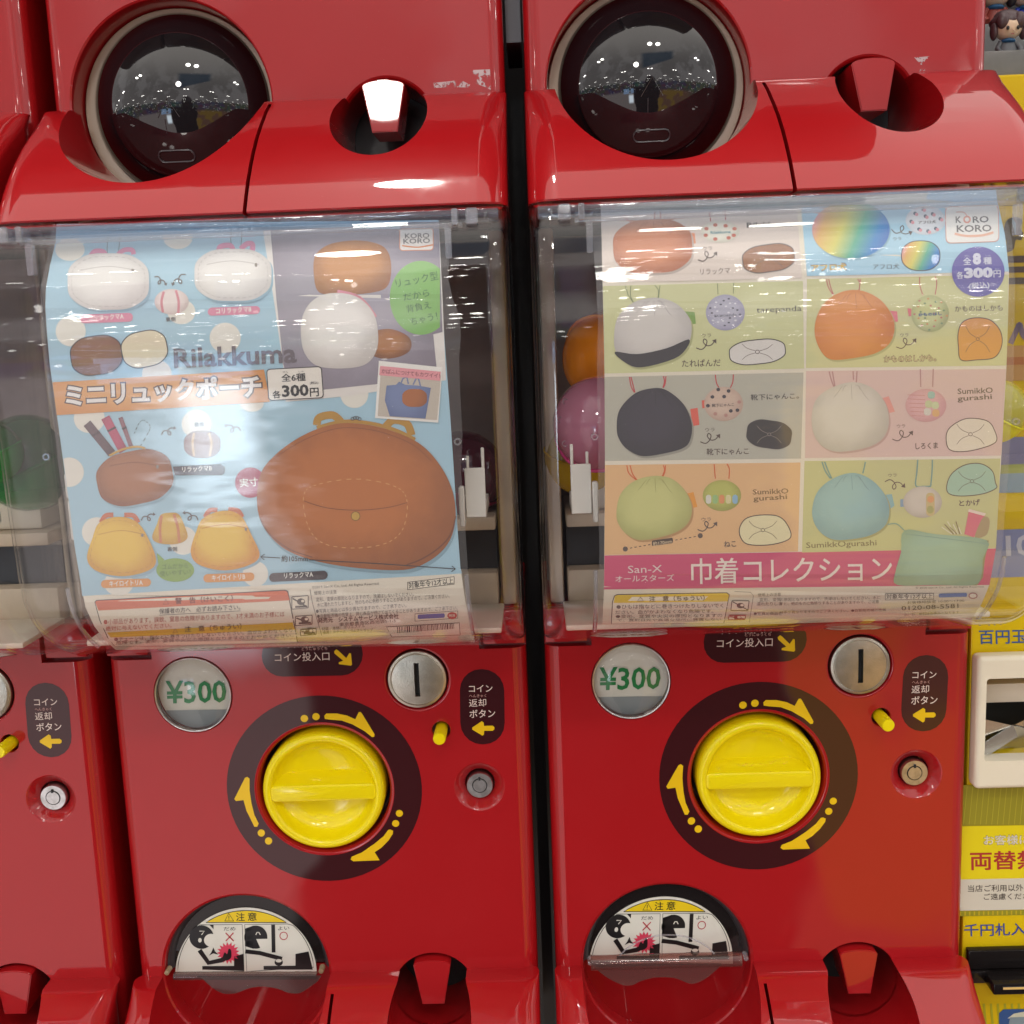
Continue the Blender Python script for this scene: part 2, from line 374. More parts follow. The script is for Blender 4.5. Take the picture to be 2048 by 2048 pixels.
    def text(s, body, reg, x0, y0, x1, y1, h, m, layer=2, bold=0.0, slant=0):
        """text whose tight box has bottom-left (x0,y0), bottom-right (x1,y1) and height h, all in region pixels"""
        han = any('\u4e00' <= ch <= '\u9fff' for ch in body); k = min(bold, .045)*.55 if han and bold > .008 else 0
        me, bx = glyphs(body, 0 if han else bold)
        (ax, ay), (bx_, by) = px(reg, x0, y0), px(reg, x1, y1); h = h/ZR[reg][2]
        w0 = bx[1]-bx[0]; h0 = bx[3]-bx[2]; L = math.hypot(bx_-ax, by-ay); ux, uy = (bx_-ax)/w0, (by-ay)/w0
        nx, ny = (by-ay)/L, -(bx_-ax)/L
        for i, (ox, oy) in enumerate(((-k, -k), (k, k), (-k, k), (k, -k)) if k else ((0, 0),)):   # heavy strokes: struck four times, each a hair above the last
            pts = [(ax+(p[0]+ox-bx[0])*ux+(p[1]+oy-bx[2])/h0*h*(nx+slant), ay+(p[0]+ox-bx[0])*uy+(p[1]+oy-bx[2])/h0*h*ny) for p in me[0]]
            s._tri(pts, me[1], m, layer+.14*i, step=26 if h > 20 else 1e9)
    def build(s, name, parent=None, **kw):
        me = bpy.data.meshes.new(name); me.from_pydata([tuple(v) for v in s.V], [], s.Fc)
        for m in s.mats: me.materials.append(m)
        me.polygons.foreach_set('material_index', s.M); me.update()
        bm = bmesh.new(); bm.from_mesh(me)
        for f in bm.faces:
            if f.normal.y > 0: f.normal_flip()
        bm.to_mesh(me); bm.free()
        o = link(bpy.data.objects.new(name, me), parent or s.parent)
        s.V, s.Fc, s.M, s.mats = [], [], [], []
        for k, v in kw.items(): o[k] = v
        return o
_G = {}
def glyphs(body, bold):
    k = (body, bold)
    if k in _G: return _G[k]
    c = bpy.data.curves.new('t', 'FONT'); c.body = body; c.resolution_u = 2; c.offset = bold; c.space_line = .95
    o = bpy.data.objects.new('t', c); COL.objects.link(o); bpy.context.view_layer.update()
    m = bpy.data.meshes.new_from_object(o.evaluated_get(bpy.context.evaluated_depsgraph_get()))
    V = [(v.co.x, v.co.y) for v in m.vertices]; T = [tuple(p.vertices) for p in m.polygons]
    bpy.data.objects.remove(o); bpy.data.curves.remove(c); bpy.data.meshes.remove(m)
    xs = [p[0] for p in V]; ys = [p[1] for p in V]; _G[k] = ((V, T), (min(xs), max(xs), min(ys), max(ys))); return _G[k]
def ink(h, rough=.5): return mat('ink_'+h.lower(), lin(h), rough)
def photo(h, h2=None, k=.55):
    """printed photograph of cloth: colour falls off toward the outline, fine weave"""
    n = 'photo_'+h+(h2 or '')
    if n in MATS: return MATS[n]
    m = bpy.data.materials.new(n); m.use_nodes = True; MATS[n] = m; t = NT(m.node_tree)
    p = t.n('ShaderNodeBsdfPrincipled'); o = t.n('ShaderNodeOutputMaterial'); m.node_tree.links.new(p.outputs[0], o.inputs[0])
    g = t.n('ShaderNodeTexCoord').outputs['Generated']; sx = t.n('ShaderNodeSeparateXYZ'); t.set(sx.inputs[0], g)
    a = t.m('SUBTRACT', sx.outputs[0], .46); b = t.m('SUBTRACT', sx.outputs[2], .56)
    r = t.m('SQRT', t.m('ADD', t.m('MULTIPLY', a, a), t.m('MULTIPLY', b, b)))
    c1 = lin(h); c2 = lin(h2) if h2 else tuple(x*k for x in c1)
    gp = t.n('ShaderNodeNewGeometry').outputs['Position']
    n1 = t.noise(gp, 90, 3, .6); col = t.mix(t.ramp(t.m('ADD', r, t.m('MULTIPLY', t.m('SUBTRACT', n1, .5), .22)), .22, .62), c1, c2)
    t.set(p.inputs['Base Color'], col); p.inputs['Roughness'].default_value = .5
    return m
exec_parts = True
def proj(x, y, z):
    d = Vector((x, y, z))-CP; k = d.dot(FWD); return (1024+F*d.dot(RV)/k, 1024-F*d.dot(UV)/k)
def b_prism(bm, front, dy):
    """front: list of 3D points facing -Y; extruded back by dy"""
    a = [bm.verts.new(p) for p in front]; b = [bm.verts.new(Vector(p)+Vector((0, dy, 0))) for p in front]; n = len(a)
    bm.faces.new(a); bm.faces.new(b[::-1])
    for i in range(n): bm.faces.new((a[i], b[i], b[(i+1) % n], a[(i+1) % n]))
    bmesh.ops.recalc_face_normals(bm, faces=bm.faces); return bm
def b_ringsxz(bm, cx, cz, levels, n=6):
    rings = []
    for y, hw, hh, r, dz in levels:
        L = []
        for sx_, sz_, a0 in ((1, -1, -90), (1, 1, 0), (-1, 1, 90), (-1, -1, 180)):
            for i in range(n+1):
                a = math.radians(a0+90*i/n); L.append(bm.verts.new((cx+sx_*(hw-r)+r*math.cos(a), y, cz+dz+sz_*(hh-r)+r*math.sin(a))))
        rings.append(L)
    for a, b in zip(rings, rings[1:]):
        for i in range(len(a)): j = (i+1) % len(a); bm.faces.new((a[i], a[j], b[j], b[i]))
    bm.faces.new(rings[0]); bm.faces.new(rings[-1]); bmesh.ops.recalc_face_normals(bm, faces=bm.faces); return bm
HW = .1437
TRAYP = [(0, -.0125), (-.0012, -.0168), (-.005, -.0235), (-.010, -.0325), (-.0155, -.0405), (-.0205, -.0480), (-.030, -.0610), (-.040, -.0725), (-.0485, -.0810), (-.0585, -.0900), (-.0665, -.0960), (-.0725, -.1002), (-.0758, -.1025), (-.0768, -.1022), (-.0772, -.1005)]
def tray(root, zj, hz, hr, name='tray'):
    bm = bmesh.new(); b_loft(bm, [(zj+dz, y, .0035+0*dz, HW+.0008, .0175) for dz, y in TRAYP], n=8)
    o = meshobj(name, bm, RED, root)
    c1 = b_lathe(bmesh.new(), -.0648, hz, [(0, .03), (hr, .03), (hr, -.2), (0, -.2)], 96)
    c2 = b_lathe(bmesh.new(), .069, zj-.0160, [(0, .03), (.0288, .03), (.0288, -.2), (0, -.2)], 64)
    c3 = b_box(bmesh.new(), -.0009, .0013, -.2, .0, zj-.09, zj-.0035)
    return cut(o, [c1, c2, c3], 30)
def latch(root, zj, yf):
    bm = bmesh.new(); cx = .0688
    top = [(cx+.0132*math.cos(a)*1.0, yf+.001, zj+.0066+.0035*math.sin(a)) for a in [math.pi*i/8 for i in range(9)]]
    pts = top+[(cx-.0078, yf-.002, zj-.0215), (cx+.0078, yf-.002, zj-.0215)]
    b_prism(bm, pts, .034); bmesh.ops.bevel(bm, geom=[e for e in bm.edges if all(v.co.y < yf+.003 for v in e.verts)], offset=.0006, segments=2, affect='EDGES')
    return meshobj('latch', bm, RED, root, 30)

ALT = []
def lower_machine():
    root = thing('capsule_machine', 'red machine with the light blue pouch poster, left of the black gap in the middle', 'vending machine', (0, .05, -.215), 'lower row of red capsule machines')
    # --- body with its openings
    bm = bmesh.new(); b_loft(bm, [(z, y0, .16, HW+w, .0105) for z, y0, w in ((-.215, 0, 0), (.1225, 0, 0), (.1240, .0012, -.001))], n=7)
    body = meshobj('body', bm, RED, root)
    cutters = [
        b_lathe(bmesh.new(), 0, 0, [(0, .03), (.0452, .03), (.0452, .0050), (.0458, .0022), (.0470, .0006), (.0486, 0), (.0486, -.01), (0, -.01)], 96),
        b_lathe(bmesh.new(), .0687, .0772, [(0, .012), (.0210, .012), (.0210, .0020), (.0218, .0006), (.0232, 0), (.0232, -.01), (0, -.01)], 72),
        b_lathe(bmesh.new(), -.0858, .0712, [(0, .016), (.0266, .016), (.0266, .0010), (.0274, 0), (.0274, -.01), (0, -.01)], 72),
        b_lathe(bmesh.new(), .0833, .0403, [(0, .020), (.0062, .020), (.0062, .0010), (.0067, 0), (.0067, -.01), (0, -.01)], 40),
        b_lathe(bmesh.new(), .1079, -.0012, [(0, .015), (.0099, .015), (.0104, .0072), (.0142, .0032), (.0162, .0008), (.0176, 0), (.0176, -.01), (0, -.01)], 64),
        b_lathe(bmesh.new(), -.0648, -.137, [(0, .06), (.0585, .06), (.0585, .0040), (.0594, .0012), (.0612, 0), (.0612, -.01), (0, -.01)], 96),
        b_lathe(bmesh.new(), .069, -.154, [(0, .07), (.0288, .07), (.0288, .0008), (.0294, 0), (.0294, -.01), (0, -.01)], 64)]
    for sgn in (-1, 1):
        xs = sorted((sgn*.1120, sgn*.160)); cutters.append(b_box(bmesh.new(), xs[0], xs[1], -.02, .010, .0972, .14))
    cut(body, cutters, 24)
    for sgn in (-1, 1):
        xs = sorted((sgn*.1146, sgn*.1432)); boxo('corner_lug', RED, root, xs[0], xs[1], .0006, .0098, .1000, .1236, .0012)
    tray(root, -.138, -.137, .0606)
    latho('hatch_dark_back', BLACK, root, -.0648, -.137, [(0, .050), (.0583, .050), (.0583, .056), (0, .056)])  # black disc closing the hatch hole, its deep shade put into the colour
    latho('latch_dark_back', BLACK, root, .069, -.154, [(0, .050), (.0286, .050), (.0286, .056), (0, .056)])  # black disc standing for the shade deep in the latch hole
    latch(root, -.138, -.006)
    bm = bmesh.new(); b_prism(bm, [(-.0648+.0592*math.cos(a), .0120, -.1380+.0592*math.sin(a)) for a in [math.pi+math.pi*i/30 for i in range(31)]], .004); meshobj('bowl_back', bm, RED_SHADE, root)
    # --- knob
    bm = bmesh.new(); b_lathe(bm, 0, 0, [(0, .028), (.0425, .028), (.0425, .0002), (.0421, -.0022), (.0409, -.0042), (.0392, -.0050), (.0374, -.0049), (.0360, -.0038), (.0351, -.0016), (.0338, .0020), (.0310, .0060), (.0262, .0086), (.0190, .0098), (0, .0102)], 96)
    kn = meshobj('crank_knob', bm, YEL, root, 60)
    bm = bmesh.new(); b_ringsxz(bm, 0, 0, [(.0100, .0340, .0112, .004, -.0006), (.0050, .0352, .0092, .003, -.0006), (.0010, .0362, .0074, .003, -.0006), (-.0028, .0366, .0062, .003, -.0006), (-.0042, .0360, .0056, .0028, -.0006), (-.0047, .0345, .0046, .0024, -.0006)], 6)
    b = meshobj('grip_bar', bm, YEL, kn, 40)
    latho('crank_well', BLACK, root, 0, 0, [(0, .029), (.0450, .029), (.0450, .0285), (0, .0285)])
    latho('coin_plate', METAL, root, .0687, .0772, [(0, .010), (.0204, .010), (.0204, .0010), (.0198, -.0004), (.0182, -.0010), (.0176, -.0004), (.0172, -.0007), (.009, -.0014), (0, -.0016)], 72, 35)
    cut(COL.objects['coin_plate'], [b_box(bmesh.new(), .0670, .0704, -.01, .006, .0654, .0890)], 35)
    boxo('coin_slot', BLACK, root, .0666, .0708, .0035, .0055, .065, .0894)
    # --- price window
    latho('window_bezel', METALD, root, -.0858, .0712, [(.0253, .004), (.0266, .004), (.0266, -.0002), (.0262, -.0008), (.0256, -.0006), (.0253, .0004)], 72, 40, close=False)
    sh = Sheet(on_y, root); sh.yplane = .0075
    W_ = ink('#d9d2c8'); G_ = ink('#0d7a3c', .4); GR = ink('#8b8f92')
    bm = bmesh.new(); b_lathe(bm, -.0858, .0712, [(0, .0085), (.0264, .0085), (.0264, .0078), (0, .0078)], 64); card = meshobj('price_card', bm, W_, root)
    sh.poly('K', [(1080, 590), (1600, 582), (1580, 660), (1500, 730), (1400, 760), (1300, 760), (1180, 720), (1110, 660)], GR, 0.5)
    sh.text('¥300', 'K', 1145, 545, 1562, 535, 158, G_, 2, .018); sh.build('price_figure', card)
    latho('price_lens', LENS, root, -.0858, .0712, [(.0262, .0006), (.0250, -.0016), (.0220, -.0034), (.0160, -.0050), (.008, -.0058), (0, -.0060)], 64, 60, close=False)
    # --- return button and lock
    latho('return_button', YEL, root, .0833, .0400, [(0, .019), (.0043, .019), (.0043, -.0150), (.0039, -.0156), (0, -.0158)], 40, 40)
    lk = latho('lock', METALD, root, .1079, -.0018, [(0, .014), (.0093, .014), (.0093, .0042), (.0088, .0034), (.0053, .0034), (.0053, .0050), (.0046, .0050), (.0046, .0030), (0, .0030)], 48, 35)
    bm = bmesh.new(); b_lathe(bm, .1079, -.0018, [(.00465, .0044), (.00525, .0044), (.00525, .0040), (.00465, .0040)], 40, close=False); b_box(bm, .1072, .1086, .0026, .0042, .0020, .0044); meshobj('key_groove', bm, BLACK, lk)
    # --- printed marks on the face
    MR = mat('maroon_print', (.040, .0045, .0065), .32, coat=1.0); YP = mat('yellow_print', (.76, .50, .010), .35, coat=.6); PK = mat('pale_print', (.78, .66, .60), .4, coat=.5)
    sh = Sheet(on_y, root)
    circ = lambda r, n=72: [proj(r*math.cos(2*math.pi*i/n), 0, r*math.sin(2*math.pi*i/n)) for i in range(n)]
    sh.poly('P', circ(.0680), MR, 1, holes=[circ(.0488)]); ringo = sh.build('dial_print')
    Y2 = 2
    sh.poly('J', [(492, 570), (560, 570), (625, 583), (678, 607), (700, 562), (712, 560), (722, 572), (803, 705), (800, 720), (785, 722), (740, 685), (660, 640), (590, 615), (520, 610), (482, 605), (478, 585)], YP, Y2)
    for x, y in ((350, 602), (425, 590)): sh.ell('J', x, y, 24, 23, YP, Y2)
    sh.build('turn_arrow', ringo)
    sh.poly('J', [(905, 1317), (922, 1325), (920, 1345), (890, 1390), (845, 1435), (803, 1463), (835, 1515), (665, 1522), (648, 1510), (655, 1492), (720, 1465), (800, 1410), (860, 1360), (890, 1320)], YP, Y2)
    for x, y in ((962, 1213), (938, 1278)): sh.ell('J', x, y, 23, 22, YP, Y2)
    sh.build('turn_arrow', ringo)
    sh.poly('K', [(1705, 1047), (1722, 1060), (1722, 1140), (1735, 1230), (1755, 1310), (1785, 1370), (1775, 1392), (1755, 1392), (1730, 1340), (1700, 1280), (1680, 1208), (1628, 1215), (1617, 1200), (1690, 1055)], YP, Y2)
    for x, y in ((1803, 1435), (1853, 1490)): sh.ell('K', x, y, 25, 25, YP, Y2)
    sh.build('turn_arrow', ringo)
    sh.rr('J', 75, 62, 727, 335, 136, MR, 1, dy=-12); p1 = sh.build('coin_entry_print')
    sh.text('とうにゅうくち', 'J', 333, 165, 498, 162, 22, ink('#c99a93'), 2); sh.text('コイン投入口', 'J', 160, 238, 512, 228, 56, PK, 2, .006)
    sh.poly('J', [(556, 157), (570, 166), (620, 213), (640, 181), (650, 184), (657, 255), (650, 262), (572, 252), (572, 240), (600, 230), (545, 184), (541, 170)], YP, 2); sh.build('lettering', p1)
    sh.rr('J', 1350, 283, 1636, 768, 138, MR, 1, dx=6, dy=2); p2 = sh.build('coin_return_print')
    sh.text('コイン', 'J', 1410, 433, 1562, 430, 45, PK, 2, .006); sh.text('へんきゃく', 'J', 1412, 467, 1522, 465, 20, ink('#c99a93'), 2)
    sh.text('返却', 'J', 1411, 528, 1522, 524, 50, PK, 2, .006); sh.text('ボタン', 'J', 1414, 599, 1580, 594, 52, PK, 2, .006)
    sh.poly('J', [(1431, 660), (1492, 620), (1505, 628), (1507, 650), (1562, 648), (1574, 658), (1574, 672), (1562, 681), (1508, 681), (1507, 704), (1497, 713), (1431, 673)], YP, 2); sh.build('lettering', p2)
    # --- hatch lid with the warning sticker
    hat = bmesh.new(); cx, cz = -.0648, -.1365
    pts = [(cx+.0574*math.cos(a), .010, cz+.0574*math.sin(a)) for a in [math.pi*i/36 for i in range(37)]]
    b_prism(hat, pts, .0025); bmesh.ops.bevel(hat, geom=[e for e in hat.edges if all(v.co.y < .0101 for v in e.verts)], offset=.0012, segments=2, affect='EDGES')
    lid = meshobj('hatch_lid', hat, SMOKE, root, 40)
    bm = bmesh.new(); b_lathe(bm, cx, cz, [(.0545, .010), (.0565, .0065), (.0582, .0045), (.0583, .0045), (.0583, .012)], 72, close=False)
    bmesh.ops.delete(bm, geom=[v for v in bm.verts if v.co.z < cz-.001], context='VERTS')
    meshobj('hatch_rim', bm, DKP, root, 50)
    K_ = ink('#17181a', .35); WT = ink('#d8d8ce', .35); YW = ink('#e3c617', .35); RD = ink('#b0333f', .35)
    sh = Sheet(on_y, lid); sh.yplane = .0095
    sh.ell('N', 928, 908, 683, 642, WT, 1, a0=180, a1=360, n=60)
    sg = [(928+660*math.cos(math.radians(a)), 900+605*math.sin(math.radians(a))) for a in range(-126, -53, 4)]
    sh.poly('N', sg, YW, 2); sh.stroke('N', sg, 7, K_, 3, closed=True)
    Lp = [(928+660*math.cos(math.radians(a)), 888+620*math.sin(math.radians(a))) for a in range(-180, -133, 6)]+[(480, 434), (890, 430), (908, 882)]
    Rp = [(915, 430), (1330, 425)]+[(928+655*math.cos(math.radians(a)), 885+620*math.sin(math.radians(a))) for a in range(-46, 1, 6)]+[(935, 884)]
    sh.stroke('N', Lp, 6, K_, 2, closed=True); sh.stroke('N', Rp, 6, K_, 2, closed=True)
    sh.stroke('N', [(722, 396), (760, 322), (808, 396)], 9, K_, 3, closed=True); sh.stroke('N', [(762, 345), (762, 374)], 7, K_, 3); sh.ell('N', 762, 385, 4, 4, K_, 3)
    sh.text('注', 'N', 832, 396, 915, 395, 78, K_, 3, .012); sh.text('意', 'N', 945, 394, 1030, 392, 78, K_, 3, .012)
    sh.text('ちゅう', 'N', 845, 308, 900, 308, 12, K_, 3); sh.text('い', 'N', 975, 306, 992, 306, 10, K_, 3)
    sh.text('だめ', 'N', 712, 490, 826, 488, 36, K_, 3); sh.text('よい', 'N', 1236, 486, 1346, 480, 36, K_, 3)
    sh.stroke('N', [(730, 510), (808, 590)], 11, RD, 3); sh.stroke('N', [(806, 510), (732, 590)], 11, RD, 3); sh.ring('N', 1291, 540, 36, 36, 8, RD, 3)
    sh.poly('N', [(755+(112 if i % 2 else 78)*math.cos(i*math.pi/17), 705+(108 if i % 2 else 74)*math.sin(i*math.pi/17)) for i in range(34)], ink('#d0405a', .35), 3)
    sh.ell('N', 498, 552, 118, 113, K_, 3); sh.poly('N', [(574, 434), (614, 434), (614, 475)], K_, 3); sh.ell('N', 590, 582, 68, 62, WT, 4)
    sh.stroke('N', [(478, 494), (524, 494), (498, 530)], 9, WT, 4); sh.ell('N', 482, 582, 17, 22, WT, 4)
    sh.poly('N', [(505, 832), (812, 830), (812, 738), (905, 712), (910, 878), (505, 866)], K_, 3)
    sh.stroke('N', [(478, 678), (565, 800), (690, 775), (765, 735)], 44, K_, 4); sh.blob('N', [(700, 770), (720, 700), (745, 715), (760, 665), (782, 680), (785, 745), (750, 775)], K_, 5)
    sh.poly('N', [(570, 730), (592, 700), (612, 652), (628, 690), (660, 722), (612, 708)], K_, 4)
    sh.ell('N', 1022, 552, 112, 112, K_, 3, a0=0, a1=360); sh.poly('N', [(918, 470), (1000, 440), (1000, 665), (918, 640)], K_, 3); sh.poly('N', [(1026, 570), (1140, 568), (1138, 640), (1072, 672)], WT, 4)
    sh.stroke('N', [(1022, 530), (1034, 506), (1052, 506), (1066, 530)], 9, WT, 4)
    sh.stroke('N', [(1189, 432), (1194, 700)], 36, K_, 3); sh.stroke('N', [(920, 690), (1060, 705), (1200, 742), (1275, 762)], 40, K_, 4); sh.ell('N', 1243, 795, 40, 34, K_, 3); sh.ell('N', 1243, 780, 30, 16, WT, 5)
    sh.poly('N', [(1097, 866), (1097, 830), (1405, 828), (1405, 714), (1532, 690), (1572, 866)], K_, 3)
    sh.build('warning_sticker', lid)
    # --- hopper seen through the shield
    boxo('hopper_wall', INNER, root, -.1400, .1400, .085, .090, .124, .374)
    boxo('hopper_base', BEIGE, root, -.1265, .1265, .004, .085, .1242, .1490, .002)
    boxo('opening_shade_block', DKP, root, -.1262, .1262, .018, .085, .1492, .1785)  # solid dark block, the shade inside the opening put into its colour
    boxo('hopper_step', BEIGE, root, -.1265, .1265, -.002, .085, .1790, .1880, .0015)
    boxo('hopper_shelf', BEIGE2, root, -.118, .118, .010, .085, .1882, .2070, .003)
    boxo('base_lip', BEIGE2, root, -.130, .130, -.060, .003, .1243, .1280, .001)
    for s_ in (-1, 1):
        xs = sorted((s_*.1290, s_*.1385)); boxo('corner_column', BEIGE, root, xs[0], xs[1], .012, .085, .1243, .374, .002)  # post added for the pale column reflected at the shield corner
        c = s_*.1198
        def clipm(full):
            bm = bmesh.new()
            if full:
                b_box(bm, c-.0058, c+.0058, -.0995, -.0970, .2040, .2325, .0004, 1); b_box(bm, c+s_*.0040, c+s_*.0058, -.0994, -.0972, .2322, .2440, .0004, 1); b_box(bm, c-s_*.0046, c-s_*.0030, -.0994, -.0972, .2322, .2395, .0004, 1)
            if full: b_box(bm, c-.0058 if s_ < 0 else c-.0100, c+.0100 if s_ < 0 else c+.0058, -.0966, -.0600, .205, .212, .0004, 1)
            q = s_*.1120
            b_box(bm, q-.0016, q+.0016, -.1040, -.0972, .1995, .2225, .0006, 1)
            if not full: b_box(bm, q-.0020, q+.0020, -.1040, -.0972, .2240, .2380, .0006, 1)
            return bm
        meshobj('card_clip', clipm(s_ > 0), WHITE, root, 40); ALT.append(meshobj('card_clip_alternate', clipm(s_ < 0), WHITE, root, 40))
    # --- shield
    prof = [(z, y-.0026) for z, y in POSTER]; prof = [(.3755, -.1085), (.372, -.1150), (.366, -.1215)] + [(.355, -.1258), (.341, -.1275)] + [p for p in prof if p[0] < .335]
    prof += [(.1165, -.048), (.1145, -.034), (.1135, -.020), (.1132, -.006)]
    bm = bmesh.new(); rings = []; r0 = .0125; yb = -.0015
    for z, y in prof:
        w = .1440; r = min(r0, max((yb-y)*.6, .0004)); L = []
        for k in range(5): L.append(bm.verts.new((-w, yb+(y+r-yb)*k/5, z)))
        for i in range(9): a = math.radians(180+90*i/8); L.append(bm.verts.new((-w+r+r*math.cos(a), y+r+r*math.sin(a), z)))
        for i in range(9): a = math.radians(270+90*i/8); L.append(bm.verts.new((w-r+r*math.cos(a), y+r+r*math.sin(a), z)))
        for k in range(5): L.append(bm.verts.new((w, y+r+(yb-y-r)*(k+1)/5, z)))
        rings.append(L)
    for a, b in zip(rings, rings[1:]):
        for i in range(len(a)-1): bm.faces.new((a[i], a[i+1], b[i+1], b[i]))
    bmesh.ops.recalc_face_normals(bm, faces=bm.faces)
    sd = meshobj('shield', bm, CLEAR, root, 50); md = sd.modifiers.new('thick', 'SOLIDIFY'); md.thickness = .0016; md.offset = -1
    boxo('shield_top_rail', RAIL, sd, -.1395, .1395, -.1130, -.1050, .3672, .3742, .0008)
    boxo('shield_top_lip', clear('clear_lip', (.80, .81, .84), 1.6, .05, milk=.12, milkc=(.6, .6, .66)), sd, -.1200, .1200, -.1160, -.1090, .3642, .3668, .0006)
    for s_ in (-1, 1):
        bm = bmesh.new(); b_tube(bm, [(s_*.1136, interp(POSTER, z)-.0002, z) for z in [.174-.0044*i for i in range(11)]], .0013, 6); meshobj('shield_rib', bm, CLIP, sd, 40)
        bm = bmesh.new(); b_ringsxz(bm, s_*.1125, .3560, [(-.1225, .0017, .0082, .0008, 0), (-.1175, .0017, .0082, .0008, 0)], 2); meshobj('hanging_tab', bm, CLIP, sd)
        bm = bmesh.new(); b_box(bm, s_*.1255-.0032, s_*.1255+.0032, -.1235, -.112, .3650, .3735, .0006, 1); b_box(bm, s_*.1165-.0016, s_*.1165+.0016, -.1235, -.112, .3650, .3735, .0004, 1); meshobj('hinge_block', bm, CLIP, sd)
        latho('screw_boss', CLIP, sd, s_*.1128, .2503, [(.0010, -.1256), (.0012, -.1268), (.0019, -.1268), (.0021, -.1250)], 20, 50, close=False)
    return root

def upper_machine():
    root = thing('upper_capsule_machine', 'upper red machine with smoked dome and brightly lit latch, left of the black gap', 'vending machine', (0, .05, .377), 'upper row of red capsule machines')
    bm = bmesh.new(); b_loft(bm, [(.378, 0.0005, .16, HW, .0105), (.7140, 0.0005, .16, HW, .0105)], n=7)
    body = meshobj('body', bm, RED, root)
    hz = .4608
    cut(body, [b_lathe(bmesh.new(), -.0668, hz-.0028, [(0, .06), (.0632, .06), (.0632, .0030), (.0636, .0014), (.0646, .0005), (.0646, -.01), (0, -.01)], 96),
               b_lathe(bmesh.new(), .069, .4385, [(0, .07), (.0288, .07), (.0288, .0040), (.0300, .0014), (.0312, .0005), (.0312, -.01), (0, -.01)], 64)], 24)
    bm = bmesh.new(); b_loft(bm, [(.7145, -.045, .15, HW, .012), (.722, -.085, .15, HW, .012), (.735, -.110, .15, HW, .012), (.760, -.122, .15, HW, .012), (.930, -.128, .15, HW, .012)], n=5); meshobj('display_box', bm, mat('display_box_plastic', (.10, .085, .08), .12, coat=.5), root, 40)
    tray(root, .4545, hz-.001, .0612)
    latch(root, .4545, -.0125)
    latho('hatch_dark_back', BLACK, root, -.0648, hz, [(0, .050), (.0610, .050), (.0610, .056), (0, .056)])  # black disc behind the dome, depth shade given as colour
    latho('latch_dark_back', DKP, root, .069, .4385, [(0, .050), (.0286, .050), (.0286, .056), (0, .056)])  # dark disc in place of the shade inside the latch hole
    latho('dome_ring', CREAM, root, -.0666, hz-.0028, [(.0545, .024), (.0550, .0205), (.0560, .0200), (.0622, .0200), (.0630, .0215), (.0630, .03)], 96, 40, close=False)
    R0 = .068; r1 = .0570; y1 = .0195; hz = .4606; DX = -.0656; cyy = y1+math.sqrt(R0*R0-r1*r1)
    dm = latho('smoked_dome', DOME, root, DX, hz, [(r1, y1+.02), (r1, y1+.002)]+[(R0*math.sin(a), cyy-R0*math.cos(a)) for a in [math.asin(r1/R0)*(1-i/20) for i in range(21)]], 96, 70, close=False)
    # moulded finger slot and arrow on the dome
    def ond(dx, dz, off=.0003): return Vector((DX+dx, cyy-math.sqrt(R0*R0-dx*dx-dz*dz)-off, hz+dz))
    bm = bmesh.new(); sl = []
    for cx_, a0 in ((.0082, -90), (-.0082, 90)):
        for i in range(7): a = math.radians(a0+30*i); sl.append(ond(cx_+.0032*math.cos(a), -.0345+.0032*math.sin(a)))
    b_tube(bm, sl, .0007, 6, closed=True); meshobj('finger_slot', bm, DOME2, dm, 60)
    bm = bmesh.new(); b_tube(bm, [ond(-.007, -.0125), ond(0, -.0015), ond(.0065, -.0125)], .00022, 5); b_tube(bm, [ond(-.0028, -.0135), ond(-.0028, -.022)], .0002, 5); meshobj('arrow_mark', bm, DOME2, dm)
    return root

def children(o): return [c for c in COL.objects if c.parent is o]
def copy_tree(o, dx, parent=None):
    c = o.copy(); COL.objects.link(c); c.parent = parent
    if parent is None: c.location.x += dx
    ORG[c] = ORG[o]+(Vector((dx, 0, 0)) if parent is None else Vector())
    for ch in children(o): copy_tree(ch, dx, c)
    return c
PITCH = .300
def clear_lid(root, bar_pts, bar_r, lid_pts, reg, m, arc=None):
    bm = bmesh.new(); P = [on_y(*px(reg, *p), -.0115) for p in lid_pts]; tr = b_prism(bm, P, .0018)
    lo = meshobj('clear_lid', bm, m, root)
    bm = bmesh.new(); a, b = [on_y(*px(reg, *p), -.008) for p in bar_pts]
    b_tube(bm, [a, b], bar_r, 10); meshobj('hinge_bar', bm, m, lo, 40)
    if arc:
        bm = bmesh.new(); b_tube(bm, [on_y(*px(reg, *p), -.009) for p in catmull(arc, 5, False)], .0006, 6); meshobj('lid_edge', bm, CLIP, lo, 60)
ZR['O'] = (1120, 1740, 4.391)
m1 = lower_machine()
alt = [o.data for o in ALT]
for o in ALT: bpy.data.objects.remove(o)
ALT.clear()
m2 = copy_tree(m1, PITCH); m2['label'] = 'red machine with the eight tile bag poster, right of the black gap'
for o, me in zip([c for c in children(m2) if c.name.startswith('card_clip')], alt): o.data = me
m0 = copy_tree(m1, -PITCH); m0['label'] = 'red lower capsule machine cut off by the left edge, no poster in view'
LIDP = [(500, 945), (600, 1040), (700, 1095), (790, 1100), (850, 1088), (960, 1045), (1090, 1030), (1230, 1050), (1340, 1090), (1440, 1095), (1520, 1050), (1610, 985), (1650, 935)]
catl = [(455, 940)]+catmull(LIDP, 3, False)
ORG[m1] = Vector((0, .05, -.215)); 
REDLID = clear('reddish_lid', (.42, .16, .15), 1.6, .06, milk=.12, milkc=(.25, .03, .04))
clear_lid(m1, [(235, 926), (1612, 922)], .0028, catl, 'N', LID)
clear_lid(m0, [(235-4100, 1046), (1612-4100, 1042)], .0028, [(x-4100, y+120) for x, y in catl], 'N', LID)
